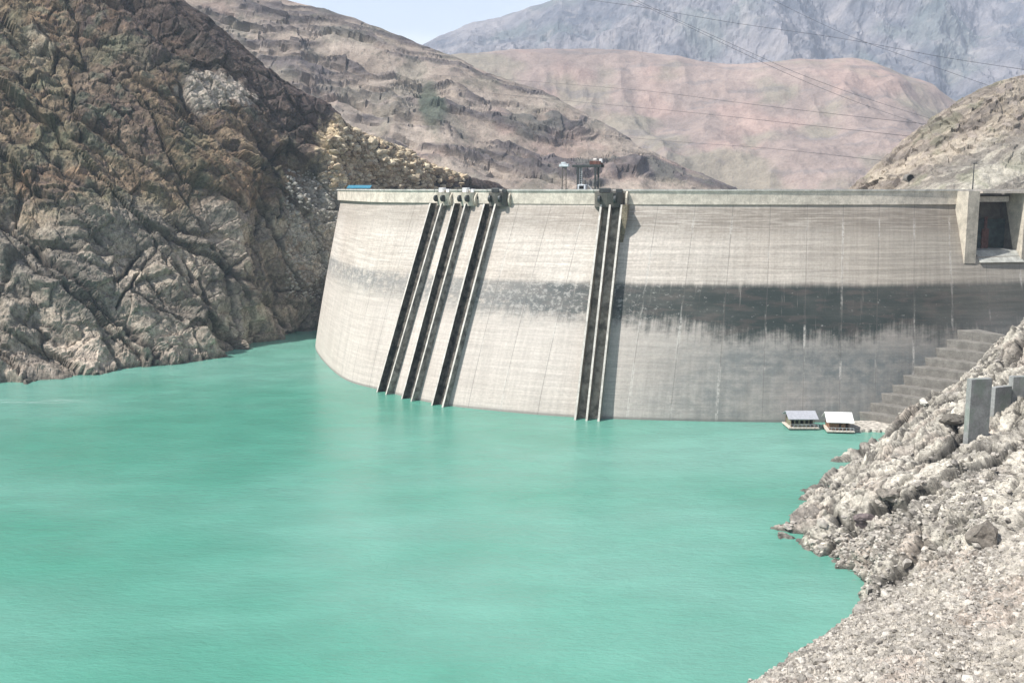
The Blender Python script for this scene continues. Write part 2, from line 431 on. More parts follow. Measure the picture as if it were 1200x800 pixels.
# hoist heads over the guide ribs
def hoist(px, w, proud, cap, two=False):
    u = u_at(px, 64.5, 3.0); c = S([u], H)[0]; n, t = (q[0] for q in Nrm(u, H)); ang = math.atan2(t[1], t[0])
    def at(a, o, z): return c + t * a + n * o + np.array([0, 0, z - H])
    # bracket with a rounded front, in plan a half disc
    V = []; k = 9
    for z in (61.6, 65.9):
        for i in range(k):
            th = math.pi * i / (k - 1); V.append(at(-math.cos(th) * w / 2, 2.4 + math.sin(th) * proud * (1 if z > 62 else .75), z))
    fs = [list(range(k)), list(range(k, 2 * k))[::-1]] + [[i, k + i, k + i + 1, i + 1] for i in range(k - 1)] + [[k - 1, 2 * k - 1, k, 0]]
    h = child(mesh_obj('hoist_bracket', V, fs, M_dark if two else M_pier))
    for s_ in (-1, 1):
        m = MB().tube(at(s_ * w * .26 - .35, 2.4 + proud * .9, 64.0), at(s_ * w * .26 + .35, 2.4 + proud * .9, 64.0), 1.15, n=14)
        q = m.build('pulley', M_steel); q.parent = h
    m = MB().tube(at(w * .56, 1.2, 63.6), at(w * .56 + .5, 1.2, 63.6), 3.2 if two and w > 9 else 2.5, n=24)
    sh = child(m.build('sheave_cover', M_pier)); q = MB().tube(at(w * .56 + .45, 2.1, 64.2), at(w * .56 + .6, 2.1, 64.2), .6, n=12).build('axle_cap', M_black); q.parent = sh
    m = MB().box(at(-w * .15, 2.6, 66.7), (w * .36, 1.4, 1.5), ang, .15).box(at(w * .33, 2.5, 66.5), (w * .22, 1.3, 1.1), ang, .1)
    child(m.build('hoist_motor', M_white if cap else M_steel))
    m = MB()
    for a in (-.45, -.15, .15, .45): m.tube(at(a * w, 2.4 + proud * .8, 65.9), at(a * w, 2.4 + proud * .8, 67.2), .09, n=5)
    m.tube(at(-.45 * w, 2.4 + proud * .8, 67.1), at(.45 * w, 2.4 + proud * .8, 67.1), .08, n=5)
    child(m.build('hoist_railing', M_steel))
hoist(517, 6.4, 2.6, True); hoist(545, 6.4, 2.6, True); hoist(581, 7.0, 2.8, False, True); hoist(712, 9.5, 4.2, False, True)
# the tall side bracket at the right-hand group that throws the wide shadow
def wedge(px, z0, z1, d, w, mat, name):
    u = u_at(px, 60, 0); V = []
    c = S([u], z1)[0]; n, t = (q[0] for q in Nrm(u, z1))
    for s_ in (0, w):
        V += [c + t * s_ - n * .5, c + t * s_ + n * d, c + t * s_ + n * d + np.array([0, 0, -(z1 - z0) * .35])]
        b = S([u], z0)[0]; V += [np.array([b[0], b[1], z0]) + t * s_ - n * .5]
    fs = [[0, 1, 2, 3][::-1], [4, 5, 6, 7], [0, 4, 5, 1], [1, 5, 6, 2], [2, 6, 7, 3], [3, 7, 4, 0]]
    return child(mesh_obj(name, V, fs, mat))
wedge(731, 50, 62.3, 5.6, 1.4, M_brn, 'hoist_corbel')

# spillway bay
def pier(pxa, pxb, name='spillway_pier'):
    z0, z1 = 44.6, 66.48; V = []
    ua, ub = u_at(pxa, 55), u_at(pxb, 55)
    um = (ua + ub) / 2; n, t = (q[0] for q in Nrm(um, 60))
    fr = S([um], z0)[0] + n * .25
    for q in (ua, ub):
        for z in (z0, z1):
            b = S([q], z)[0]
            along = float(np.dot(S([q], 55)[0][:2] - S([um], 55)[0][:2], t[:2]))
            f = fr + t * along; f = np.array([f[0], f[1], z]); bk = np.array([f[0], f[1], z]) - n * (10 if z == z1 else 3)
            V += [f, bk]
    # order: ua z0 f,b ; ua z1 f,b ; ub z0 f,b ; ub z1 f,b
    fs = [[0, 2, 3, 1], [4, 5, 7, 6], [0, 4, 6, 2], [1, 3, 7, 5], [2, 6, 7, 3], [0, 1, 5, 4]]
    return child(mesh_obj(name, V, fs, M_pier)), fr, n, t
pr, fr1, n1, t1 = pier(1127, 1140)
pr2, fr2, n2, t2 = pier(1192, 1206)
a = S([uP1], 56)[0]; b = S([uP2], 56)[0]; mid = (a + b) / 2
tb = (b - a)[:2] / np.linalg.norm((b - a)[:2]); nb = np.array([tb[1], -tb[0]]); wb = float(np.linalg.norm((b - a)[:2])); ab = math.atan2(tb[1], tb[0])
def bay(along, out, z): return np.array([mid[0] + tb[0] * along + nb[0] * out, mid[1] + tb[1] * along + nb[1] * out, z])
child(MB().box(bay(0, -8.2, 55.5), (wb + 3, .5, 21), ab).build('bay_back_wall', M_dark))  # interior shade put into the dark wall and gate colours
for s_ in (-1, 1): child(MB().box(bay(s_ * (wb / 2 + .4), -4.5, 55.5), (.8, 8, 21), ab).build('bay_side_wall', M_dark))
g = child(MB().box(bay(0, -5.6, 53.2), (wb - .3, .7, 9.2), ab, .1).build('spillway_gate', M_gate))
m = MB()
for k in range(4): m.box(bay(0, -5.1, 49.6 + k * 2.3), (wb - .5, .4, .35), ab)
child(m.build('gate_girder', M_gate))
child(MB().box(bay(.4, -5.0, 51.6), (2.4, .5, 6.4), ab, .2).tube(bay(.4, -5, 54.5), bay(.4, -5, 58.5), .5, n=8).build('gate_hoist', M_rust))
child(MB().box(bay(-.6, -2.2, 64.0), (wb * .80, .9, 1.7), ab, .08).build('bay_beam', M_pale))
child(MB().box(bay(0, -1.2, 66.15), (wb + .2, 9.5, .65), ab).build('bay_bridge', M_band))
# sloping sill lip
V = []
for s_ in (-wb / 2 + .05, wb / 2 - .05):
    V += [bay(s_, -6, 48.6), bay(s_, 1.3, 48.3), bay(s_, 4.6, 44.8), bay(s_, -6, 44.8)]
child(mesh_obj('spillway_sill', V, [[0, 1, 5, 4], [1, 2, 6, 5], [2, 3, 7, 6], [0, 3, 2, 1], [4, 5, 6, 7]], M_sill))

# ------------------------------------------------------------------ terrain
def terrain(name, G, disp, colf, mat, flip=False, kind='structure', label=None, cat=None, rt=None, ct=None):
    nr, nc = G.shape[:2]; N = gnormals(G)
    if flip: N = -N
    p = G.reshape(-1, 3); n = N.reshape(-1, 3)
    rr, cc = np.meshgrid(np.linspace(0, 1, nr) if rt is None else np.asarray(rt) / np.max(rt), np.linspace(0, 1, nc) if ct is None else np.asarray(ct) / np.max(ct), indexing='ij')
    d, aux = disp(p, rr.ravel(), cc.ravel())
    q = p + n * d[:, None] if d.ndim == 1 else p + d
    c = colf(p, q, rr.ravel(), cc.ravel(), aux)
    o = mesh_obj(name, q, grid_faces(nr, nc, flip), mat, col=np.clip(c, .005, 1))
    tag(o, label, cat, None, kind)
    return o, q.reshape(nr, nc, 3), N
def lerp3(a, b, f): return np.asarray(a)[None, :] * (1 - f[:, None]) + np.asarray(b)[None, :] * f[:, None]
def mixc(c, col, f): return c * (1 - f[:, None]) + np.asarray(col)[None, :] * f[:, None]

# ---- left cliff
def shore(px, py): return PZ(px, py, 0.)
SH = [np.array([-560, 120, 0.]), np.array([-380, 270, 0.]), np.array([-255, 335, 0]), shore(0, 443), shore(70, 440), shore(130, 430), shore(190, 423), shore(260, 412),
      shore(310, 398), shore(345, 391), np.array([-93, 492, 0.]), np.array([-86, 520, 0.]), np.array([-72, 550, 0.]), np.array([-45, 585, 0.]), np.array([-10, 620, 0.]), np.array([30, 660, 0.])]
RG = [np.array([-760, 330, 420.]), np.array([-560, 470, 380.]), np.array([-400, 540, 330]), P(0, -170, 570), P(75, -108, 560), P(140, -58, 550), P(205, 2, 540), P(262, 42, 540),
      P(318, 92, 540), P(384, 127, 548), P(432, 160, 565), P(482, 186, 582), P(530, 208, 600), P(575, 222, 625), P(620, 240, 650), P(680, 260, 680)]
rows = []
for f, bulge in ((-.16, 0), (0, 0), (.25, 5), (.5, 7), (.75, 4), (1, 0)):
    r = []
    for s_, g_ in zip(SH, RG):
        q = s_ * (1. - f) + g_ * f
        d = (g_ - s_); hn = np.array([d[0], d[1], 0.]); hn /= np.linalg.norm(hn)
        q = q - hn * bulge * .9 + np.array([0, 0, bulge * .5])
        r.append(q)
    rows.append(r)
back = [g_ + np.array([-25, 70, -25.]) for g_ in RG]; rows.append(back)
back = [g_ + np.array([-60, 190, -140.]) for g_ in RG]; rows.append(back)
crow = np.concatenate([np.linspace(0, 1, 24)[:-1], np.linspace(1, 5.15, 340)[:-1], np.linspace(5.15, 7, 22)])
ccol = np.concatenate([np.linspace(0, 2.6, 45)[:-1], np.linspace(2.6, 13, 700)[:-1], np.linspace(13, 15, 22)])
GL = catmull(catmull(np.array(rows), crow, 0), ccol, 1)
ddir = np.array([.70, -.10, -.70]); ddir /= np.linalg.norm(ddir)      # the joints dip down to the right across the face
def rot_frame(p, a):
    a = np.asarray(a, float) / np.linalg.norm(a)
    b = np.cross(a, (0.3, .9, .2)); b /= np.linalg.norm(b); c = np.cross(a, b)
    return np.stack([p @ a, p @ b, p @ c], 1)
def cliff_disp(p, rr, cc):
    q = rot_frame(p, ddir)
    w = .35 * np.stack([fbm(p / 40 + 3, 3), fbm(p / 40 + 9, 3), fbm(p / 40 + 21, 3)], 1)
    big = fbm(q * np.array([1 / 150., 1 / 48., 1 / 48.]) + w * .25, 4, .5, ridged=True) - .6
    qs = q * np.array([1 / 62., 1 / 21., 1 / 21.]) + w * .3
    h1, e1, id1 = blocks(qs, tilt=.75)
    qs2 = p / np.array([9., 11., 7.]) + w * .6
    seam = np.abs(fbm(q * np.array([1 / 170., 1 / 20., 1 / 20.]) + w * .35, 3, .55)); seam = np.exp(-(seam / .035) ** 2) * sstep(-.2, .3, fbm(p / 45. + 33, 2))
    h2, e2, id2 = blocks(qs2 + 5)
    h3, e3, id3 = blocks(p / 3.0 + w * .5)
    h4, e4, id4 = blocks(q * np.array([1 / 6., 1 / 2.2, 1 / 2.2]))
    px, py = proj(p); wob = 6 * fbm(p / 14. + 2, 3)
    for x0, y0, x1, y1, wd in ((-5, 148, 62, 192, 5), (62, 192, 118, 236, 6), (128, 92, 205, 165, 4), (-5, 262, 60, 318, 5), (60, 318, 178, 432, 6), (72, 345, 130, 405, 4), (205, 262, 262, 318, 4),
                               (150, 352, 205, 385, 4), (262, 318, 338, 382, 6), (225, 330, 250, 372, 3), (285, 235, 322, 282, 5), (300, 165, 318, 215, 4), (215, 150, 300, 205, 4), (128, 372, 160, 330, 3), (165, 300, 130, 345, 3), (30, 110, 75, 60, 4)):
        ex, ey = x1 - x0, y1 - y0; L2 = ex * ex + ey * ey
        t_ = np.clip(((px - x0) * ex + (py - y0) * ey) / L2, 0, 1)
        dist = np.abs(((px - x0 - t_ * ex) * ey - (py - y0 - t_ * ey) * ex) / math.sqrt(L2) + wob) + np.hypot(px - x0 - t_ * ex, py - y0 - t_ * ey) * (t_ * (1 - t_) == 0)
        seam = np.maximum(seam, np.exp(-(dist / (wd * .6)) ** 2) * (p[:, 1] > 300))
    d = 8.5 * big + 5.0 * h1 + 1.9 * h2 + .55 * h3 + .3 * h4 - 3.6 * seam - 1.6 * np.exp(-(e1 / .04) ** 2) - .7 * np.exp(-(e2 / .05) ** 2)
    d += .6 * fbm(p / 5., 4, .6)
    fade = sstep(.0, .10, np.abs(rr - .714)) * .65 + .35
    d *= fade
    return d, (id1, id2, e1, e2, big, seam, id4)
def cliff_col(p, q, rr, cc, aux):
    id1, id2, e1, e2, big, seam, id4 = aux; t4 = _perm[id4 + 2] / 255.
    z = q[:, 2]; n1 = fbm(p / 22., 5, .6); n2 = fbm(p / 6. + 40, 4, .6); n3 = fbm(p / 55. + 80, 3)
    t1 = _perm[id1 + 11] / 255.; t2 = _perm[id2 + 23] / 255.
    px, py = proj(p)
    c = lerp3((.125, .092, .062), (.20, .158, .105), np.clip(.5 + n1 * .9, 0, 1))
    c = mixc(c, (.060, .046, .044), np.clip(t1 - .45, 0, 1) * 1.1)
    c = mixc(c, (.21, .135, .085), sstep(.2, .65, n3 + n2 * .5) * .5)
    c = mixc(c, (.085, .10, .075), sstep(.15, .5, fbm(p / 9. + 15, 3)) * .6)
    c = mixc(c, (.055, .042, .045), sstep(.25, .55, fbm(p / 4.5 + 35, 3)) * .6)
    c = mixc(c, (.115, .115, .075), sstep(.1, .5, fbm(p / 30. + 60, 4)) * .55)
    # dark purple-brown rock along the skyline to the right
    sk = sstep(.47, .66, rr + n1 * .07) * sstep(.20, .34, cc)
    c = mixc(c, (.060, .047, .047), sk * .85)
    # washed grey rock below the high-water line
    lo = sstep(66, 52, z + n1 * 7)
    grey = lerp3((.155, .142, .122), (.285, .25, .205), np.clip(.45 + n1 * .7 + (t2 - .5) * .9, 0, 1))
    c = mixc(c, (0, 0, 0), lo * 0) * (1 - lo * .88)[:, None] + grey * (lo * .88)[:, None]
    c = mixc(c, (.36, .31, .26), lo * sstep(22, 4, z + n2 * 8) * .45)
    # a few pale scars
    for (sx, sy, ax, ay, amt, cl) in ((248, 116, 42, 22, .8, (.36, .325, .28)), (46, 52, 16, 20, .6, (.30, .27, .21)), (378, 268, 40, 56, .95, (.34, .33, .29)),
                                      (400, 180, 40, 40, .85, (.40, .33, .22)), (455, 198, 62, 24, .9, (.46, .37, .25))):
        e = ((px - sx) / ax) ** 2 + ((py - sy) / ay) ** 2
        m = sstep(1.25, .45, e + n2 * .8 + n1 * .5) * amt * (p[:, 1] > 300)
        c = mixc(c, cl, m)
    c *= (.50 + .36 * t2 + .34 * t4 + .36 * t1)[:, None]
    c *= (1 - .35 * np.exp(-(e1 / .05) ** 2))[:, None]
    c = c * np.array([1.16, 1.12, 1.08])
    c = mixc(c, (.085, .08, .065), sstep(2.2, .6, z + n2 * .7) * .75)
    return mixc(c, (.045, .038, .034), seam * .85)
M_cliff = rock_mat('brown_cliff_rock', .55, .45, 1.6, .9, .8, .45)
cliff, QL, NL = terrain('rocky_hillside', GL, cliff_disp, cliff_col, M_cliff, flip=False, label='steep dark brown rocky cliff on the left above the water', cat='hillside', rt=crow, ct=ccol)

# ---- right bank in front of the dam
SB = [np.array([-70, -160, 0.]), np.array([-52, -70, 0.]), np.array([-34, 10, 0]), np.array([-8, 70, 0]), shore(760, 880), shore(882, 800), shore(945, 757), shore(992, 722), shore(1013, 692), shore(988, 660),
      shore(948, 641), shore(908, 621), shore(936, 594), shore(985, 552), shore(1022, 520), shore(1052, 500), P(1064, 497, 285), P(1105, 474, 288), P(1147, 442, 291), P(1158, 412, 294)]
EB = [np.array([40, -170, 44.]), np.array([42, -75, 44.]), np.array([30, 0, 38.]), np.array([36, 45, 29]), P(1200, 880, 82), P(1210, 800, 99), P(1210, 745, 112), P(1210, 690, 127), P(1210, 640, 142), P(1210, 600, 156),
      P(1210, 560, 172), P(1210, 520, 190), P(1210, 485, 206), P(1212, 452, 222), P(1212, 428, 238), P(1215, 404, 252), P(1215, 388, 262), P(1215, 376, 270), P(1215, 368, 280), P(1225, 360, 292)]
rows = []
for f, lift in ((-.35, 0), (0, 0), (.3, .6), (.65, 1.0), (1, 0)):
    rows.append([s_ * (1 - f) + e_ * f + np.array([0, 0, lift]) + (np.array([0, 0, s_[2] * .0 - (8 if f < 0 else 0)])) for s_, e_ in zip(SB, EB)])
rows.append([e_ + np.array([45, 8, 26.]) for e_ in EB]); rows.append([e_ + np.array([120, 15, 75.]) for e_ in EB])
cw = np.concatenate([np.linspace(0, 3, 40)[:-1], np.linspace(3, 19, 860)])
rw = np.concatenate([np.linspace(0, 1, 60)[:-1], np.linspace(1, 4, 430)[:-1], 4 + np.linspace(0, 1, 170) ** 1.3 * 2])
GB = catmull(catmull(np.array(rows), rw, 0), cw, 1)
def bank_mask(p):   # 1 on the fractured outcrop, 0 on the scree below the camera
    return sstep(147, 161, p[:, 1] + .10 * (p[:, 0] - 60) + 6 * fbm(p / 14., 3))
sdir = np.array([.8, .5, .35])
def bank_disp(p, rr, cc):
    k = bank_mask(p); q = rot_frame(p, sdir)
    w = .4 * np.stack([fbm(p / 15 + 3, 3), fbm(p / 15 + 9, 3), fbm(p / 15 + 21, 3)], 1)
    h1, e1, id1 = blocks(q * np.array([1 / 24., 1 / 9., 1 / 9.]) + w * .4, tilt=.7)
    h2, e2, id2 = blocks(q * np.array([1 / 8.5, 1 / 3.6, 1 / 3.6]) + w * .5 + 4, tilt=.8)
    h3, e3, id3 = blocks(p / 1.5 + w * .5)
    h4, e4, id4 = blocks(p / .75)
    out = 2.0 * (fbm(p / 22., 3, ridged=True) - .5) + 2.1 * h1 + 1.15 * h2 + .42 * h3 + .16 * h4 - 1.5 * np.exp(-(e1 / .05) ** 2) - .7 * np.exp(-(e2 / .06) ** 2) + .35 * fbm(p / 2.5, 4, .6)
    sc = .9 * fbm(p / 16., 3) + .22 * h3 + .25 * h4 + .2 * fbm(p / 1.2, 3)
    d = out * k + sc * (1 - k)
    d *= .35 + .65 * sstep(0, 30, np.linalg.norm(p - CAM, axis=1) - 40)
    d *= 1 - .6 * sstep(262, 285, p[:, 1]); d -= .5 * k * sstep(10, 2, p[:, 2])
    return d, (id1, id2, id3, e1, e2, k)
def bank_col(p, q, rr, cc, aux):
    id1, id2, id3, e1, e2, k = aux
    n1 = fbm(p / 9., 5, .6); n2 = fbm(p / 2.2 + 40, 4, .6); t2 = _perm[id2 + 23] / 255.; t3 = _perm[id3 + 5] / 255.
    c = lerp3((.41, .385, .345), (.58, .55, .495), np.clip(.5 + n1 * .6 + n2 * .3, 0, 1))
    sc = lerp3((.36, .335, .30), (.50, .465, .425), np.clip(.5 + n1 * .4 + (t3 - .5) * .8, 0, 1))
    c = c * k[:, None] + sc * (1 - k)[:, None]
    c = mixc(c, (.44, .35, .31), sstep(.1, .5, fbm(p / 12. + 70, 3)) * .35)
    c = mixc(c, (.17, .16, .15), np.clip(t2 - .60, 0, 1) * 1.9 * k)
    c = mixc(c, (.14, .13, .12), sstep(.22, .45, fbm(p / np.array([1.7, 2.6, 1.7]) + 77, 3)) * (.5 * k + .2))  # dark spots here and cracks below: crevice shadow put into the colour
    c *= (.78 + .42 * t3)[:, None]
    c *= (1 - .6 * k * np.exp(-(e1 / .05) ** 2) - .5 * k * np.exp(-(e2 / .05) ** 2))[:, None]
    c = c * np.array([1.0, .985, .93])
    c = mixc(c, (.11, .105, .09), sstep(1.1, .35, q[:, 2] + .3 * n2) * .75)
    return c
M_bank = rock_mat('pale_limestone', 1.4, .62, 1.3, .8, .35, .35)
bank, QB, NB = terrain('rocky_shore', GB, bank_disp, bank_col, M_bank, flip=True, label='pale fractured limestone bank with scree at lower right', cat='shore')

# ---- hill rising behind the right end of the crest
HF = [np.array([110, 420, 20.]), np.array([128, 360, 40.]), np.array([150, 348, 55.]), np.array([175, 352, 60.]), np.array([205, 358, 62.]), np.array([260, 375, 62.]), np.array([340, 385, 62])]
HR = [P(985, 232, 440), P(1005, 216, 430), P(1060, 166, 425), P(1112, 126, 425), P(1165, 99, 430), P(1215, 84, 440), P(1330, 30, 460)]
rows = []
for f, bl in ((-.3, 0), (0, 0), (.3, 3.5), (.65, 2.5), (1, 0)):
    rows.append([a_ * (1 - f) + b_ * f + np.array([0, -bl * .5, bl]) for a_, b_ in zip(HF, HR)])
rows.append([b_ + np.array([20, 60, -25.]) for b_ in HR]); rows.append([b_ + np.array([40, 160, -110.]) for b_ in HR])
GH = loft(np.array(rows), 330, 420)
def hill_disp(p, rr, cc):
    w = np.stack([fbm(p / 20 + 3, 3), fbm(p / 20 + 9, 3), fbm(p / 20 + 21, 3)], 1)
    q = rot_frame(p, (.85, .1, .45))
    h1, e1, id1 = blocks(q * np.array([1 / 18., 1 / 7., 1 / 7.]) + w * .6)
    h2, e2, id2 = blocks(p / 3.2 + w * .4)
    up = sstep(.36, .50, rr + .05 * fbm(p / 12., 3) - .05 * (cc - .5))
    d = (1.7 * h1 + .9 * h2) * (.25 + .75 * up) + .8 * fbm(p / 6., 4)
    # two bulldozed benches on the smooth lower slope
    bench = np.exp(-((p[:, 2] - 78 - 1.2 * fbm(p / 25., 2)) / 1.6) ** 2) + np.exp(-((p[:, 2] - 90 - (p[:, 0] - 190) * .10) / 1.5) ** 2) * (p[:, 0] > 170)
    d -= bench * 2.6 * (1 - up)
    return d * (.45 + .55 * sstep(0, .10, np.abs(rr - .667))), (id1, id2, e1, up, bench)
def hill_col(p, q, rr, cc, aux):
    id1, id2, e1, up, bench = aux
    n1 = fbm(p / 10., 5, .6); t1 = _perm[id1 + 3] / 255.; t2 = _perm[id2 + 9] / 255.
    c = lerp3((.29, .27, .22), (.38, .355, .295), np.clip(.5 + n1, 0, 1))
    r = lerp3((.22, .185, .15), (.40, .345, .27), np.clip(t1 * .6 + t2 * .5 + n1 * .4, 0, 1))
    c = c * (1 - up)[:, None] + r * up[:, None]
    c = mixc(c, (.13, .11, .11), up * np.clip(t2 - .6, 0, 1) * 1.4)
    lay = fbm(np.stack([p[:, 0] / 60., p[:, 1] / 60., (p[:, 2] - .42 * p[:, 0]) / 3.2], 1) + 3, 4, .6)
    c = mixc(c, (.12, .105, .095), sstep(.12, .4, lay) * .6)
    c = mixc(c, (.13, .12, .11), np.clip(bench, 0, 1) * (1 - up) * .55 * np.clip(.6 + n1 * 1.5, 0, 1))
    c = mixc(c, (.13, .145, .08), sstep(.15, .5, fbm(p / 14. + 50, 4)) * .35)
    return c * (.82 + .36 * t2)[:, None]
M_hill = rock_mat('tan_hill_rock', .8, .7, 1.25, .7, .4, .3)
hill, QH, NH = terrain('abutment_hill', GH, hill_disp, hill_col, M_hill, label='tan rocky hill rising behind the right end of the dam crest', cat='hill')

# ---- middle ridge, pink hill, far mountain
def ridge_loft(sky, Y, foot_dy, foot_z, nr, nc, back=(0, 300, -120)):
    R = [P(px, py, Y + dy) for px, py, dy in sky]
    Ft = [np.array([r[0] * .82, r[1] - foot_dy, foot_z]) for r in R]
    rows = []
    for f, b in ((-.2, 0), (0, 0), (.35, .05), (.7, .04), (1, 0)):
        rows.append([a_ * (1 - f) + b_ * f + np.array([0, 0, b * (b_[2] - a_[2])]) for a_, b_ in zip(Ft, R)])
    rows.append([r + np.array(back) * .4 for r in R]); rows.append([r + np.array(back) for r in R])
    rw_ = np.concatenate([np.linspace(0, 4.2, int(nr * .82))[:-1], np.linspace(4.2, 6, int(nr * .18))])
    return catmull(catmull(np.array(rows), rw_, 0), nc, 1), rw_
G1, RG1 = ridge_loft([(-500, -420, 100), (-200, -260, 60), (0, -140, 40), (120, -70, 20), (215, -28, 0), (300, -8, 0), (362, 6, 0), (430, 30, -10), (492, 55, -20), (562, 82, -40), (640, 109, -60), (702, 141, -80), (762, 177, -100), (822, 206, -120), (850, 220, -130), (900, 250, -150)],
                1080, 380, -60, 260, 660)
def mid_disp(p, rr, cc):
    w = fbm(p / 90., 3)
    gul = fbm(p * np.array([1 / 120., 1 / 200., 1 / 380.]), 3, .42, ridged=True)
    zz = p[:, 2] + p[:, 0] * .17 + 14 * w
    st = fbm(np.stack([p[:, 0] / 160, p[:, 1] / 160, zz / 9.], 1), 4, .6)
    h2, e2, id2 = blocks(np.stack([p[:, 0] / 22., p[:, 1] / 22., zz / 7.], 1))
    rocky = sstep(-.12, .22, fbm(np.stack([p[:, 0] / 150 + 5, p[:, 1] / 150, zz / 26.], 1), 4, .55) + .35 * np.exp(-((rr - .60) / .08) ** 2))
    d = 11 * (gul - .5) + (8 * st + 3.5 * h2) * rocky + 1.0 * fbm(p / 12., 3)
    return d * (.30 + .70 * sstep(0, .16, np.abs(rr - .667))), (rocky, st, id2, gul)
def mid_col(p, q, rr, cc, aux):
    rocky, st, id2, gul = aux
    n1 = fbm(p / 50., 5, .6); t2 = _perm[id2 + 5] / 255.
    c = lerp3((.255, .21, .172), (.355, .298, .245), np.clip(.5 + n1 * .8, 0, 1))
    c = mixc(c, (.30, .21, .18), sstep(.1, .5, fbm(p / 70. + 30, 3)) * .5)
    c = mixc(c, (.105, .092, .092), rocky * np.clip(.30 + .6 * t2 + st * 1.5, 0, 1) * .95)
    c = mixc(c, (.12, .135, .10), sstep(.05, .45, fbm(p / 40. + 91, 4)) * .30)
    px, py = proj(p)
    g = ((px - 506 - (py - 140) * .12) / 15) ** 2 + ((py - 142) / 38) ** 2
    c = mixc(c, (.060, .085, .060), sstep(1.3, .3, g + n1 * .8) * .75)
    sp_ = fbm(p / 5. + 12, 2)
    c = mixc(c, (.07, .075, .06), sstep(.42, .6, sp_) * .5)
    return c * (.85 + .3 * t2)[:, None]
M_mid = rock_mat('pink_brown_hillside', .12, .75, 1.2, .7, 2.5, .35)
terrain('ridge_terrain', G1, mid_disp, mid_col, M_mid, label='pinkish brown ridge with dark rock ledges behind the dam', cat='ridge', rt=RG1)
G2, RG2 = ridge_loft([(200, 120, 0), (380, 95, 0), (480, 78, 0), (550, 66, 0), (622, 57, 0), (690, 55, 0), (765, 63, 0), (850, 79, -30), (900, 76, -50), (955, 71, -60), (1012, 71, -60), (1062, 91, -60), (1112, 117, -60), (1190, 150, -40), (1300, 170, 0), (1450, 150, 0)],
                2000, 650, -80, 240, 620, (0, 500, -200))
def far_disp(p, rr, cc):
    gul = fbm(p * np.array([1 / 230., 1 / 400., 1 / 700.]), 4, .45, ridged=True)
    d = 26 * (gul - .5) + 3 * fbm(p / 40., 4)
    return d * (.25 + .75 * sstep(0, .2, np.abs(rr - .667))), (gul,)
def pink_col(p, q, rr, cc, aux):
    n1 = fbm(p / 120., 5, .6); zz = p[:, 2] + p[:, 0] * .04
    c = lerp3((.215, .175, .155), (.32, .25, .215), np.clip(.5 + n1 * .7, 0, 1))
    c = mixc(c, (.36, .245, .205), sstep(.15, .55, fbm(p / 150. + 30, 3)) * .4)
    c = mixc(c, (.215, .205, .15), sstep(.0, .5, fbm(p / 140. + 60, 4) + .5 * sstep(.6, .75, rr) * (cc < .55)) * .6)
    c = mixc(c, (.17, .155, .15), sstep(.30, .55, fbm(np.stack([p[:, 0] / 160, p[:, 1] / 160, zz / 14.], 1) + 7, 4, .6)) * .5)
    return c
M_pink = rock_mat('pink_hillside', .05, .82, 1.15, .6, 4, .15)
terrain('pink_hill', G2, far_disp, pink_col, M_pink, label='smooth dusty pink hill between the near ridge and the blue mountain', cat='hill', rt=RG2)
G3, RG3 = ridge_loft([(300, 150, 0), (420, 95, 0), (498, 52, 0), (560, 24, 0), (652, 4, 0), (720, -22, 0), (800, -50, 0), (900, -75, 0), (1000, -60, 0), (1090, -40, 0), (1160, -28, 0), (1220, -40, 0), (1320, -80, 0), (1500, -60, 0), (1700, -20, 0)],
                4600, 1500, -100, 240, 620, (0, 900, -300))
def mtn_disp(p, rr, cc):
    px, py = proj(p)
    gul = fbm(p * np.array([1 / 420., 1 / 700., 1 / 1300.]), 6, .55, ridged=True)
    v = -70 * np.exp(-((px - 1112 - (py - 100) * -.55) / 30) ** 2)
    d = 62 * (gul - .5) + 9 * fbm(p / 90., 4) + v
    return d * (.25 + .75 * sstep(0, .2, np.abs(rr - .667))), (gul,)
def mtn_col(p, q, rr, cc, aux):
    n1 = fbm(p / 260., 6, .62)
    c = lerp3((.075, .082, .098), (.20, .188, .19), np.clip(.5 + n1 * 1.0, 0, 1))  # lighter bluish albedo, part of the distance haze put into the colour
    c = mixc(c, (.085, .11, .10), sstep(.05, .5, fbm(p / 300. + 50, 4)) * .6)
    return mixc(c, (.30, .27, .25), sstep(.25, .6, fbm(p / 60. + 20, 4)) * .4)
M_mtn = rock_mat('far_mountain_rock', .02, .75, 1.25, .5, 8)
terrain('far_mountain', G3, mtn_disp, mtn_col, M_mtn, label='hazy blue grey mountain filling the far background', cat='mountain', rt=RG3)

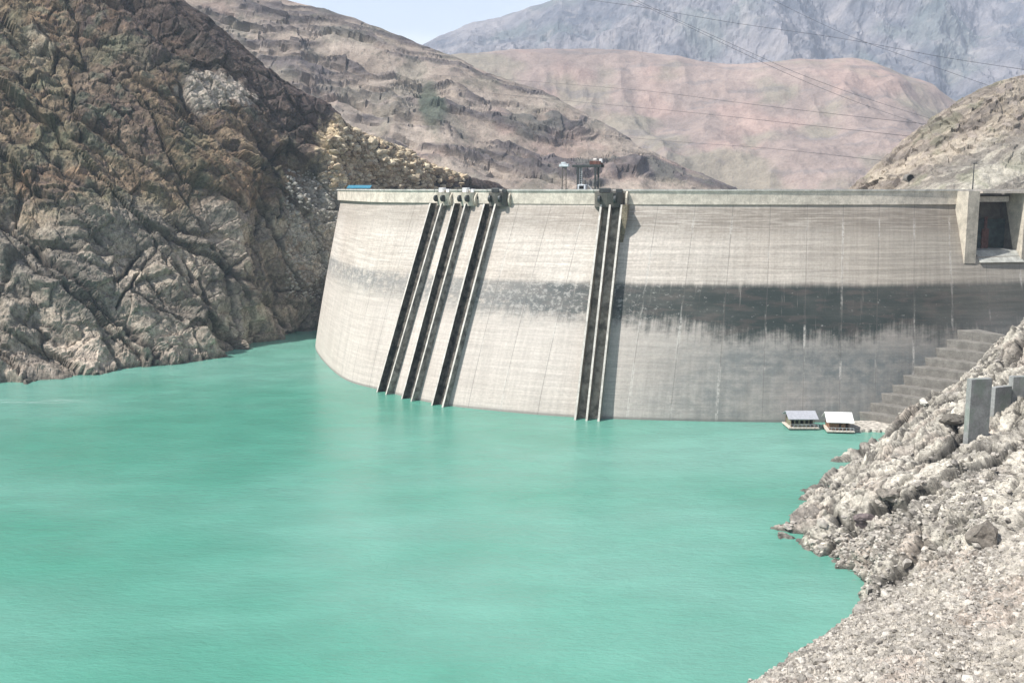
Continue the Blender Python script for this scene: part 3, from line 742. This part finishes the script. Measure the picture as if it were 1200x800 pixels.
# ground sheet and reservoir
def gcol():
    t = NT('dry_valley_ground'); n = t.noise(t.pos(), .01, 6); return t.fin(t.mix(n, (.20, .165, .13), (.32, .27, .22)), .95, .1)
g_ = 6000.
o = mesh_obj('ground', [(-g_, -700, -95), (g_, -700, -95), (g_, 7200, -95), (-g_, 7200, -95)], [[0, 1, 2, 3]], gcol())
tag(o, 'dry valley ground under the hills', 'ground', None, 'structure')
def water_mat():
    t = NT('turquoise_reservoir_water'); p = t.pos()
    big = t.noise(t.map(p, (.008, .011, 1), (3.1, .4, 0)), 1, 4, .55); med = t.noise(t.map(p, (.05, .10, 1)), 1, 4, .6)
    col = t.mix(t.ss(big, .3, .7), (.072, .275, .195), (.165, .365, .295))
    col = t.mix(1, col, t.ss(med, .3, .7, .93, 1.07), 'MULTIPLY')
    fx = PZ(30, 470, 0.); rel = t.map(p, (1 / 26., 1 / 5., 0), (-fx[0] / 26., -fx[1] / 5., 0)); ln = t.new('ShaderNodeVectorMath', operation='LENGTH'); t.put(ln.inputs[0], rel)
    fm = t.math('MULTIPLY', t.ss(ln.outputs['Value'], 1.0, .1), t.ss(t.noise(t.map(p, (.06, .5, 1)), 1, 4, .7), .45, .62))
    col = t.mix(t.math('MULTIPLY', fm, .6), col, (.55, .66, .62))  # pale streak: sun glint painted into the water colour
    r1 = t.noise(t.map(p, (.45, .9, 1), (0, 0, 0), (0, 0, .25)), 1, 6, .7); r2 = t.noise(t.map(p, (.12, .22, 1), (0, 0, 0), (0, 0, -.3)), 1, 3, .5)
    h = t.math('ADD', t.math('MULTIPLY', r1, .9), t.math('MULTIPLY', r2, .6))
    t.bump(h, .75, .5)
    t.b.inputs['IOR'].default_value = 1.33
    return t.fin(col, t.ss(med, .35, .65, .06, .17), .5)
uw = np.linspace(.02, UMAX, 160); wl = S(uw, 0.); nn = Nrm(uw, 0.)[0]; wl = wl - nn * 1.0
outer = [(260, 320), (260, -650), (-900, -650), (-900, 560), (-120, 560)]
V = [(q[0], q[1], 0) for q in wl] + [(a_, b_, 0) for a_, b_ in outer]
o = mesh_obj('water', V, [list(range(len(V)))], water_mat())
tag(o, 'calm milky turquoise green reservoir water', 'water', None, 'structure')
bpy.ops.object.select_all(action='DESELECT') if bpy.context.object else None
import bmesh
bm = bmesh.new(); bm.from_mesh(o.data); bmesh.ops.triangulate(bm, faces=bm.faces[:]); bmesh.ops.recalc_face_normals(bm, faces=bm.faces[:])
if bm.faces[0].normal.z < 0: bmesh.ops.reverse_faces(bm, faces=bm.faces[:])
bm.to_mesh(o.data); bm.free()

# ------------------------------------------------------------------ loose stones
def ico(n=1):
    b = bmesh.new(); bmesh.ops.create_icosphere(b, subdivisions=n, radius=1.0)
    v = np.array([q.co[:] for q in b.verts]); f = np.array([[w.index for w in q.verts] for q in b.faces]); b.free(); return v, f
IV1, IF1 = ico(1); IV2, IF2 = ico(3)
def rock_shape(v, seed, amp=.35):
    r = np.random.default_rng(seed); q = v.copy()
    for _ in range(7):                      # chop flat facets off
        n = r.normal(size=3); n /= np.linalg.norm(n); h = r.uniform(.45, .8)
        d = q @ n; q = q - np.where(d > h, (d - h), 0)[:, None] * n
    q *= (1 + amp * .5 * perlin(v * 1.6 + seed * 3.7))[:, None]
    return q * np.array([r.uniform(.8, 1.3), r.uniform(.8, 1.2), r.uniform(.5, .85)])
PROT = [rock_shape(IV1, k) for k in range(14)]
def rot_rand(r):
    a = r.uniform(0, 2 * math.pi); c, s = math.cos(a), math.sin(a); b = r.uniform(-.5, .5); cb, sb = math.cos(b), math.sin(b)
    return np.array([[c, -s, 0], [s, c, 0], [0, 0, 1]]) @ np.array([[1, 0, 0], [0, cb, -sb], [0, sb, cb]])
def rubble(name, pts, sizes, cols, mat, label, cat, seed=3):
    r = np.random.default_rng(seed); Vs = []; Fs = []; Cs = []; b = 0
    for p, s_, c in zip(pts, sizes, cols):
        q = (PROT[r.integers(14)] * s_) @ rot_rand(r).T + p
        Vs.append(q); Fs.append(IF1 + b); Cs.append(np.repeat(c[None, :], len(q), 0)); b += len(q)
    o = mesh_obj(name, np.concatenate(Vs), np.concatenate(Fs), mat, col=np.concatenate(Cs))
    return tag(o, label, cat, None, 'stuff')
def pick(Q, n, cond, r, weight=None):
    flat = Q.reshape(-1, 3); px, py = proj(flat)
    ok = np.where(cond(flat, px, py))[0]
    w = None
    if weight is not None: w = weight(flat[ok]); w = w / w.sum()
    return flat[r.choice(ok, min(n, len(ok)), replace=False, p=w)]
r = np.random.default_rng(5)
vis = lambda f, px, py: (px > 860) & (px < 1330) & (py > 330) & (py < 830) & (f[:, 2] > .3) & (f[:, 1] > 60)
def shade(n, lo, hi, r):
    k = r.uniform(0, 1, n)[:, None]; c = np.asarray(lo)[None] * (1 - k) + np.asarray(hi)[None] * k
    return c * r.uniform(.8, 1.2, n)[:, None]
pts = pick(QB, 17000, lambda f, px, py: vis(f, px, py) & (f[:, 1] < 185), r)
sz = np.clip(r.lognormal(-1.85, .65, len(pts)), .06, 1.3)
rubble('scree', pts, sz, shade(len(pts), (.21, .19, .165), (.57, .53, .465), r), M_bank, 'loose pale scree stones covering the near right bank', 'scree')
pts = pick(QB, 1300, lambda f, px, py: vis(f, px, py) & (f[:, 1] >= 165), r)
sz = np.clip(r.lognormal(-1.0, .5, len(pts)), .15, 1.6)
rubble('rubble', pts, sz, shade(len(pts), (.27, .25, .225), (.50, .46, .40), r), M_bank, 'broken pale rock rubble lying on the right bank outcrop', 'rubble', 8)
pts = pick(QL, 1500, lambda f, px, py: (px > 385) & (px < 545) & (py > 145) & (py < 222) & (py > 150 + (px - 410) * .40) & (f[:, 1] > 480) & (f[:, 1] < 640), r)
sz = np.clip(r.lognormal(.25, .5, len(pts)), .6, 3.6)
rubble('boulder_rubble', pts, sz, shade(len(pts), (.30, .22, .145), (.62, .53, .37), r), M_hill, 'tan boulder rubble above the left end of the dam crest', 'rubble', 9)
pts = pick(QL, 1600, lambda f, px, py: (px > 335) & (px < 408) & (py > 200) & (py < 350) & (f[:, 1] > 400) & (f[:, 1] < 560), r)
sz = np.clip(r.lognormal(-.35, .45, len(pts)), .3, 1.8)
rubble('gully_scree', pts, sz, shade(len(pts), (.26, .25, .22), (.44, .42, .36), r), M_hill, 'grey scree filling the gully beside the left dam abutment', 'scree', 10)

# hit the bank along a sight line
def on_bank(px, py, Q=QB, ymin=60):
    f = Q.reshape(-1, 3); a, b = proj(f); d = (a - px) ** 2 + (b - py) ** 2; d[f[:, 1] < ymin] = 9e9
    near = np.where(d < max(9, d.min() * 1.5))[0]
    return f[near[np.argmin(f[near, 1])]]
def boulder(px, py, s, sc, label, col, seed, Q=QB, group=None):
    p = on_bank(px, py, Q)
    v = rock_shape(IV2, seed, .5) * s * np.asarray(sc); v = v + .10 * s * (blocks(v / (s * .45))[0])[:, None] * (v / np.linalg.norm(v, axis=1)[:, None])
    o = mesh_obj('boulder', v, IF2, M_bank, col=np.repeat(np.asarray(col)[None], len(v), 0)); o.location = p + np.array([0, 0, s * .25])
    o.rotation_euler = (0, 0, seed * 1.3)
    return tag(o, label, 'boulder', group)
boulder(1151, 628, 2.3, (1, .8, 1.3), 'dark grey upright boulder standing alone high on the pale scree slope', (.20, .178, .15), 31, group='boulders on the right bank')
boulder(1118, 492, 2.2, (1.3, 1, .8), 'dark slanting boulder just left of the grey concrete wall', (.17, .155, .13), 34, group='boulders on the right bank')
boulder(1044, 585, 2.4, (1.2, 1, .9), 'grey boulder in the middle of the rocky point', (.23, .205, .175), 38, group='boulders on the right bank')
boulder(1012, 612, 2.2, (1.2, .9, .8), 'brownish dark boulder above the tip of the rocky point', (.19, .155, .15), 41, group='boulders on the right bank')
boulder(920, 619, .9, (1.5, 1, .7), 'pale boulder at the outermost tip of the point, touching the water', (.46, .42, .37), 47, group='boulders on the right bank')
boulder(1080, 470, 1.6, (1.4, 1, .6), 'white sunlit slab of rock beside the foot of the concrete steps', (.58, .55, .49), 52, group='boulders on the right bank')

# ------------------------------------------------------------------ stepped concrete abutment
st = tag(empty('stepped_abutment', (118, 292, 0)), 'stepped concrete abutment block climbing from the water to the foot of the dam at right', 'abutment')
NS = 10
for i in range(NS):
    ztop = 3.1 + i * 2.45 + random.uniform(-.2, .2)
    px = 1009 + i * 12.6
    u = u_at(px, ztop); b = S([u], ztop)[0]; n, t = (q[0] for q in Nrm(u, ztop))
    d = np.array([.72, -.69, 0]); L = 24 - i * 1.25
    st_ = b + n * 1.2
    e = st_ + d * L; nb_ = np.array([-.2, 1., 0]); zlo = ztop - 3.4
    V = []
    for z in (zlo, ztop):
        for q in (st_ - d * .5, e, e + nb_ * 26, st_ - d * .5 + nb_ * 14): V.append((q[0], q[1], z + (0 if z == zlo else 0)))
    o = mesh_obj('step', V, [[3, 2, 1, 0], [4, 5, 6, 7], [0, 1, 5, 4], [1, 2, 6, 5], [2, 3, 7, 6], [3, 0, 4, 7]], M_step); child(o, st)
    bv = o.modifiers.new('edge', 'BEVEL'); bv.width = .18; bv.segments = 2

# ------------------------------------------------------------------ ledge and floating huts
q0, q1 = PZ(998, 503, .4), PZ(1062, 503, .4)
V = []; prof = []
N_ = 24
for i in range(N_):
    f = i / (N_ - 1); c = q0 * (1 - f) + q1 * f; j = .6 * math.sin(i * 1.7) + random.uniform(-.4, .4)
    V += [(c[0], c[1] - 2.0 + j, -1), (c[0], c[1] - 1.5 + j, .7), (c[0], c[1] + 8.5, 1.0), (c[0], c[1] + 8.5, -1)]
fs = []
for i in range(N_ - 1):
    for j in range(4): fs.append([i * 4 + j, i * 4 + 4 + j, i * 4 + 4 + (j + 1) % 4, i * 4 + (j + 1) % 4])
fs += [[0, 1, 2, 3], [N_ * 4 - 1, N_ * 4 - 2, N_ * 4 - 3, N_ * 4 - 4]]
tag(mesh_obj('concrete_ledge', V, fs, M_ledge), 'low pale concrete ledge between the white roofed hut and the bank', 'ledge')

def hut(px0, px1, py_deck, w_depth, wall_h, roof, walls, label, tilt=0.0, openfront=False, pitch=.22):
    a_, b_ = PZ(px0, py_deck, .3), PZ(px1, py_deck, .3); W = b_[0] - a_[0]; c = (a_ + b_) / 2; c[1] += w_depth / 2
    o = tag(empty('floating_hut', (c[0], c[1], 0), tilt), label, 'hut', 'floating huts at the foot of the dam')
    def ch(m, name, mat, par=o): return m.build(name, mat, par)
    dk = MB().box((.2, 0, .55), (W + 1.6, w_depth + 1.6, .35), 0, .05)
    dk = ch(dk, 'deck', M_deck)
    m = MB()
    for y in (-w_depth / 2, 0, w_depth / 2): m.tube((-W / 2 - .4, y, .12), (W / 2 + .6, y, .12), .42, n=10)
    ch(m, 'pontoon', M_steel)
    wl_ = MB(); h = wall_h
    wl_.box((0, w_depth / 2 - .45, .73 + h / 2), (W - .7, .12, h)); wl_.box((-W / 2 + .45, .1, .73 + h / 2), (.12, w_depth - 1.2, h)); wl_.box((W / 2 - .45, .1, .73 + h / 2), (.12, w_depth - 1.2, h))
    if openfront: wl_.box((-W * .22, -w_depth / 2 + .55, .73 + h * .42), (W * .40, .12, h * .84))
    else: wl_.box((-W * .02, -w_depth / 2 + .55, .73 + h / 2), (W * .62, .12, h))
    wm = ch(wl_, 'wall', walls)
    if not openfront:
        for k in range(3): MB().box((-W * .22 + k * W * .2, -w_depth / 2 + .47, .73 + h * .6), (W * .12, .06, h * .4)).build('window', M_black, o)
    else:
        MB().box((W * .18, -w_depth / 2 + .49, .73 + h * .45), (1.1, .1, h * .8)).build('door', M_brown, o)
    for sx in (-1, 1):
        for sy in (-1, 1):
            MB().tube((sx * (W / 2 - .25), sy * (w_depth / 2 - .25), .6), (sx * (W / 2 - .25), sy * (w_depth / 2 - .25), .75 + h), .09, n=6).build('post', M_brown, o)
    # gabled sheet roof, ridge along the long side
    z0 = .75 + h; ov = .75; x = W / 2 + ov; y = w_depth / 2 + ov; rh = y * pitch * 2; th = .14
    V = [(-x, -y, z0), (x, -y, z0), (x, 0, z0 + rh), (-x, 0, z0 + rh), (x, y, z0), (-x, y, z0)]
    V += [(v[0], v[1], v[2] + th) for v in V]
    fs = [[6, 7, 8, 9], [9, 8, 10, 11], [1, 0, 3, 2], [2, 3, 5, 4], [0, 1, 7, 6], [4, 5, 11, 10], [1, 2, 8, 7], [2, 4, 10, 8], [3, 0, 6, 9], [5, 3, 9, 11]]
    mesh_obj('roof', V, fs, roof, o)
    MB().add([(W / 2 - .5, -y + .6, z0), (W / 2 - .5, y - .6, z0), (W / 2 - .5, 0, z0 + rh - .15)], [[0, 1, 2]]).build('gable', M_brown if openfront else M_gate, o)
    MB().add([(-W / 2 + .5, -y + .6, z0), (-W / 2 + .5, y - .6, z0), (-W / 2 + .5, 0, z0 + rh - .15)], [[0, 2, 1]]).build('gable', M_brown if openfront else M_gate, o)
    m = MB()
    for k in range(8): 
        xx = -W / 2 - .3 + k * (W + 1.0) / 7; m.tube((xx, -w_depth / 2 - .7, .7), (xx, -w_depth / 2 - .7, 1.65), .05, n=5)
    m.tube((-W / 2 - .3, -w_depth / 2 - .7, 1.62), (W / 2 + .7, -w_depth / 2 - .7, 1.62), .05, n=5)
    m.build('railing', M_lsteel, o)
    return o
hut(926, 955, 502, 6.0, 2.3, M_roofg, M_hutwall, 'floating hut with a grey blue sheet roof, moored against the foot of the dam')
hut(973, 998, 506, 6.5, 2.3, M_white, M_brown, 'floating hut with a bright white roof and brown boards beside the pale ledge', -.12, True, .26)

# ------------------------------------------------------------------ grey concrete walls on the bank
def slab(name, px0, px1, pyt, pyb, Y, thick, turn, label, group):
    a_ = P(px0, pyt, Y); b_ = P(px1, pyt, Y + turn); zb = P((px0 + px1) / 2, pyb, Y)[2]; zt = (a_[2] + b_[2]) / 2
    d = (b_ - a_)[:2]; L = np.linalg.norm(d); ang = math.atan2(d[1], d[0]); nn_ = np.array([-d[1], d[0]]) / L
    c = (a_ + b_)[:2] / 2 + nn_ * thick / 2
    o = MB().box((0, 0, (zt - zb) / 2), (L, thick, zt - zb), 0, .06).build(name, M_grey)
    o.location = (c[0], c[1], zb); o.rotation_euler[2] = ang
    return tag(o, label, 'concrete wall', group)
qa = on_bank(1148, 512)[1]; qb = on_bank(1176, 486)[1]; qc = on_bank(1196, 468)[1]
print('wall depths', qa, qb, qc)
GW = 'grey concrete walls on the right bank'
slab('retaining_wall', 1139, 1163, 444, 540, qa + 1.2, 1.4, 1.2, 'tallest grey concrete wall on the right bank, with a flat top', GW)
slab('retaining_wall', 1167, 1186, 453, 505, qb + 1.5, 1.2, 2.0, 'lower grey concrete wall set back between the two others', GW)
slab('retaining_wall', 1188, 1216, 441, 490, qc + 1.0, 1.5, 1.0, 'grey green concrete wall cut by the right edge of the photo', GW)

# ------------------------------------------------------------------ things on the crest
def crest_pt(px, off, z=65.35):
    u = u_at(px, 66, off); q = S([u], H)[0]; n, t = (k[0] for k in Nrm(u, H)); q = q + n * off; q[2] = z; return q, math.atan2(t[1], t[0])
q, an = crest_pt(688, -2.6)
gt = tag(empty('gantry_hoist', q, an), 'dark steel gantry hoist with a white cab standing on the crest', 'gantry')
for x_ in (-2.9, 2.9):
    for y_ in (-1.6, 1.6): MB().box((x_, y_, 4.4), (.5, .5, 8.8), 0, .04).build('leg', M_steel, gt)
m = MB().box((0, -1.6, 8.95), (9.4, .5, .8), 0, .05).box((0, 1.6, 8.95), (9.4, .5, .8), 0, .05)
m.build('cross_beam', M_steel, gt)
tr = MB().box((2.6, 0, 9.9), (3.6, 2.6, 1.1), 0, .1).build('trolley', M_rust, gt)
MB().tube((1.8, -.3, 10.8), (2.9, -.3, 10.8), .55, n=12).build('drum', M_pale, tr)
MB().box((4.2, 0, 10.5), (.8, 1.2, 1.2), 0, .1).build('motor', M_white, tr)
cb = MB().box((-1.4, -1.3, 2.0), (2.6, 2.2, 2.4), 0, .12).build('cab', M_lsteel, gt)
MB().box((-1.4, -2.43, 2.3), (1.5, .06, 1.0)).build('window', M_black, cb)
m = MB()
for k in range(9): m.box((-2.05, -1.2, 3.4 + k * .6), (.8, .06, .08))
m.box((-2.45, -1.2, 5.9), (.1, .1, 5.6)); m.box((-1.65, -1.2, 5.9), (.1, .1, 5.6)); m.build('ladder', M_lsteel, gt)
m = MB().tube((.6, -1.4, 3.0), (2.6, -1.4, .3), .1, n=6).build('brace', M_lsteel, gt)
for x_ in (-2.9, 2.9): MB().box((x_, 0, .25), (1.0, 4.2, .5), 0, .08).build('bogie', M_steel, gt)
q, an = crest_pt(660, -1.8)
tw = tag(empty('hoist_tower', q, an), 'slim two legged steel tower with a pale head left of the gantry on the crest', 'tower')
for x_ in (-.55, .55): MB().tube((x_ * 1.3, 0, 0), (x_, 0, 8.6), .16, n=8).build('leg', M_dark, tw)
m = MB()
for k in range(5): m.tube((-.6, 0, 1 + k * 1.5), (.6, 0, 1.9 + k * 1.5), .06, n=5)
m.build('lattice', M_dark, tw)
MB().box((0, 0, 9.2), (3.0, 1.2, .9), 0, .12).box((-.2, 0, 9.95), (1.5, 1.0, .5), 0, .1).build('head', M_lsteel, tw)
MB().box((.2, 0, 8.5), (1.2, .8, .4), 0, .05).build('saddle', M_steel, tw)
q, an = crest_pt(1140, -3.0)
lp = tag(empty('lamp_post', q, an), 'thin dark lamp post on the crest above the right spillway pier', 'lamp post')
MB().tube((0, 0, 0), (0, 0, 9.6), .20, .12, 8).build('pole', M_steel, lp)
MB().box((0, -.5, 9.7), (.5, 1.6, .3), 0, .08).build('lamp_head', M_steel, lp)
q = P(421, 221, 498.); 
bh = tag(empty('blue_roofed_hut', (q[0], q[1], 64.6)), 'small hut with a flat bright blue roof at the left end of the crest', 'hut')
bw = MB().box((0, 0, 1.3), (9.5, 5, 2.6), 0, .05).build('wall', M_pale, bh)
for x_ in (-2.6, 1.6): MB().box((x_, -2.53, 1.6), (1.4, .06, 1.0)).build('window', M_black, bh)
V = [(-5.6, -3.3, 2.62), (5.7, -3.3, 2.62), (5.7, 3.3, 3.9), (-5.6, 3.3, 3.9)]; V += [(a_, b_, c_ + .35) for a_, b_, c_ in V]
mesh_obj('roof', V, [[3, 2, 1, 0], [4, 5, 6, 7], [0, 1, 5, 4], [1, 2, 6, 5], [2, 3, 7, 6], [3, 0, 4, 7]], M_blue, bh)

# tunnel mouth in the hill over the crest
p = on_bank(1064, 208, QH, 300); 
m = MB(); k = 20; V = []
for y_, r_ in ((-.3, 1.6), (-.3, 1.35), (3.5, 1.35), (3.5, 1.6)):
    V += [(r_ * math.cos(a_), y_, r_ * math.sin(a_)) for a_ in np.arange(k) * 2 * math.pi / k]
fs = []
for j in range(4):
    for i in range(k): fs.append([j * k + i, j * k + (i + 1) % k, ((j + 1) % 4) * k + (i + 1) % k, ((j + 1) % 4) * k + i])
tm = tag(mesh_obj('tunnel_mouth', V, fs, M_step), 'small round dark tunnel mouth in the tan hill above the crest', 'tunnel'); tm.location = p + np.array([0, -.6, .3])
mesh_obj('tunnel_end', [(1.4 * math.cos(a_), 2.4, 1.4 * math.sin(a_)) for a_ in np.arange(k) * 2 * math.pi / k], [list(range(k))], M_black, tm)
mesh_obj('mouth_shade_disc', [(1.34 * math.cos(a_), -.1, 1.34 * math.sin(a_)) for a_ in np.arange(k) * 2 * math.pi / k], [list(range(k))], M_black, tm)  # solid black disc across the mouth, tunnel shade painted as a surface

# ------------------------------------------------------------------ power lines strung across the valley
def cable(pts, Ya, Yb, r_, label):
    pts = np.array(pts, float); f = (pts[:, 0] - pts[0, 0]) / (pts[-1, 0] - pts[0, 0])
    w = np.array([P(a_, b_, Ya + (Yb - Ya) * k) for (a_, b_), k in zip(pts, f)])
    w = catmull(w, 48); n = 6; V = []
    for i, c in enumerate(w):
        d = w[min(i + 1, 47)] - w[max(i - 1, 0)]; d /= np.linalg.norm(d)
        a_ = np.cross(d, (0, 0, 1)); a_ /= np.linalg.norm(a_); b_ = np.cross(a_, d)
        V += [c + (a_ * math.cos(t) + b_ * math.sin(t)) * r_ for t in np.arange(n) * 2 * math.pi / n]
    fs = [[i * n + j, i * n + (j + 1) % n, (i + 1) * n + (j + 1) % n, (i + 1) * n + j] for i in range(47) for j in range(n)]
    tag(mesh_obj('power_line', V, fs, M_cable), label, 'power line', 'power lines over the dam')
cable([(700, -22), (745, 0), (800, 26), (880, 62), (940, 88), (1020, 117), (1100, 142)], 520, 432, .095, 'upper cable of the close pair sloping steeply down to the right hill')
cable([(690, -24), (735, -2), (795, 26), (870, 62), (935, 92), (1010, 122), (1092, 150)], 522, 430, .095, 'lower cable of the close pair sloping steeply down to the right hill')
cable([(640, -8), (690, 0), (760, 10), (860, 27), (990, 46), (1110, 68), (1230, 86)], 560, 470, .095, 'highest long cable, sagging gently across the blue mountain')
cable([(860, -24), (905, 0), (985, 38), (1060, 66), (1160, 101)], 500, 434, .085, 'short cable crossing the blue mountain near the top right corner')
cable([(500, 88), (570, 92), (640, 97), (760, 107), (870, 121), (980, 134), (1090, 146)], 880, 428, .10, 'uppermost of the three near level cables over the pink hill')
cable([(470, 100), (560, 108), (640, 116), (800, 131), (930, 145), (1068, 160)], 880, 427, .10, 'middle one of the three near level cables over the pink hill')
cable([(700, 158), (790, 166), (900, 174), (1040, 189)], 850, 426, .10, 'lowest of the three near level cables, just above the dam crest')

# ------------------------------------------------------------------ air
hz = bpy.data.materials.new('valley_haze'); hz.use_nodes = True; nt = hz.node_tree; nt.nodes.clear()
out = nt.nodes.new('ShaderNodeOutputMaterial'); pv = nt.nodes.new('ShaderNodeVolumePrincipled')
pv.inputs['Color'].default_value = (.74, .84, 1.0, 1); pv.inputs['Density'].default_value = .95e-4; pv.inputs['Anisotropy'].default_value = .0
nt.links.new(pv.outputs[0], out.inputs['Volume'])
zt = max(float(v[2]) for v in GL.reshape(-1, 3)[::50]); zt = max(zt, float(G3[..., 2].max()), float(G1[..., 2].max())) + 160
m = MB().box((0, 3240, (zt - 96) / 2), (12040, 7960, zt + 96)).build('haze', hz)
tag(m, 'thin pale blue haze filling the valley air', 'haze', None, 'stuff')

# ------------------------------------------------------------------ light, sky, camera
EL, AZ = 53., 22.         # sun height; direction: from the left, a little to the camera's side
sv = np.array([-math.cos(D2R(EL)) * math.cos(D2R(AZ)), -math.cos(D2R(EL)) * math.sin(D2R(AZ)), math.sin(D2R(EL))])
sun = bpy.data.lights.new('sun', 'SUN'); sun.energy = 4.9; sun.angle = D2R(.5); sun.color = (1, .965, .92)
so = bpy.data.objects.new('sun', sun); COL.objects.link(so); so.rotation_euler = Vector(-sv).to_track_quat('-Z', 'Y').to_euler(); so.location = (-200, 0, 400)
w = bpy.data.worlds.new('World'); scene.world = w; w.use_nodes = True; nt = w.node_tree; nt.nodes.clear()
bg = nt.nodes.new('ShaderNodeBackground'); wo = nt.nodes.new('ShaderNodeOutputWorld'); sk = nt.nodes.new('ShaderNodeTexSky')
sk.sky_type = 'NISHITA'; sk.sun_disc = False; sk.sun_elevation = D2R(EL); sk.sun_rotation = math.atan2(sv[0], sv[1])
sk.air_density = 1.0; sk.dust_density = 6.0; sk.ozone_density = 1.0; sk.altitude = 1700
bg.inputs[1].default_value = .115; tc = nt.nodes.new('ShaderNodeTexCoord'); mp = nt.nodes.new('ShaderNodeMapping'); mp.inputs[3].default_value = (3, 3, 9); nz = nt.nodes.new('ShaderNodeTexNoise'); nz.inputs['Scale'].default_value = 1.3; nz.inputs['Detail'].default_value = 6
mr = nt.nodes.new('ShaderNodeMapRange'); mr.inputs[1].default_value = .40; mr.inputs[2].default_value = .62; mr.inputs[3].default_value = .55; mr.inputs[4].default_value = 1.0
mxs = nt.nodes.new('ShaderNodeMix'); mxs.data_type = 'RGBA'; mxs.inputs[7].default_value = (6.6, 7.0, 7.2, 1)
nt.links.new(tc.outputs['Generated'], mp.inputs[0]); nt.links.new(mp.outputs[0], nz.inputs['Vector']); nt.links.new(nz.outputs[0], mr.inputs[0]); sz_ = nt.nodes.new('ShaderNodeSeparateXYZ'); m2 = nt.nodes.new('ShaderNodeMapRange'); m2.inputs[1].default_value = .14; m2.inputs[2].default_value = .42; m2.inputs[3].default_value = 1.0; m2.inputs[4].default_value = .08
mm = nt.nodes.new('ShaderNodeMath'); mm.operation = 'MULTIPLY'; nt.links.new(tc.outputs['Generated'], sz_.inputs[0]); nt.links.new(sz_.outputs[2], m2.inputs[0]); nt.links.new(mr.outputs[0], mm.inputs[0]); nt.links.new(m2.outputs[0], mm.inputs[1]); nt.links.new(mm.outputs[0], mxs.inputs[0]); nt.links.new(sk.outputs[0], mxs.inputs[6])
nt.links.new(mxs.outputs[2], bg.inputs[0]); nt.links.new(bg.outputs[0], wo.inputs[0])
cam = bpy.data.cameras.new('camera'); co = bpy.data.objects.new('camera', cam); COL.objects.link(co)
cam.sensor_fit = 'HORIZONTAL'; cam.sensor_width = 36; cam.lens = 36 * F / 1200; cam.clip_start = .5; cam.clip_end = 30000
co.location = CAM; co.rotation_euler = (math.pi / 2 - PITCH, 0, 0); scene.camera = co
vs = scene.view_settings; vs.view_transform = 'Standard'; vs.look = 'None'; vs.gamma = 1; vs.use_curve_mapping = False; vs.exposure = 0.5
scene.cycles.use_denoising = True
scene.cycles.volume_bounces = 1; scene.cycles.max_bounces = 6
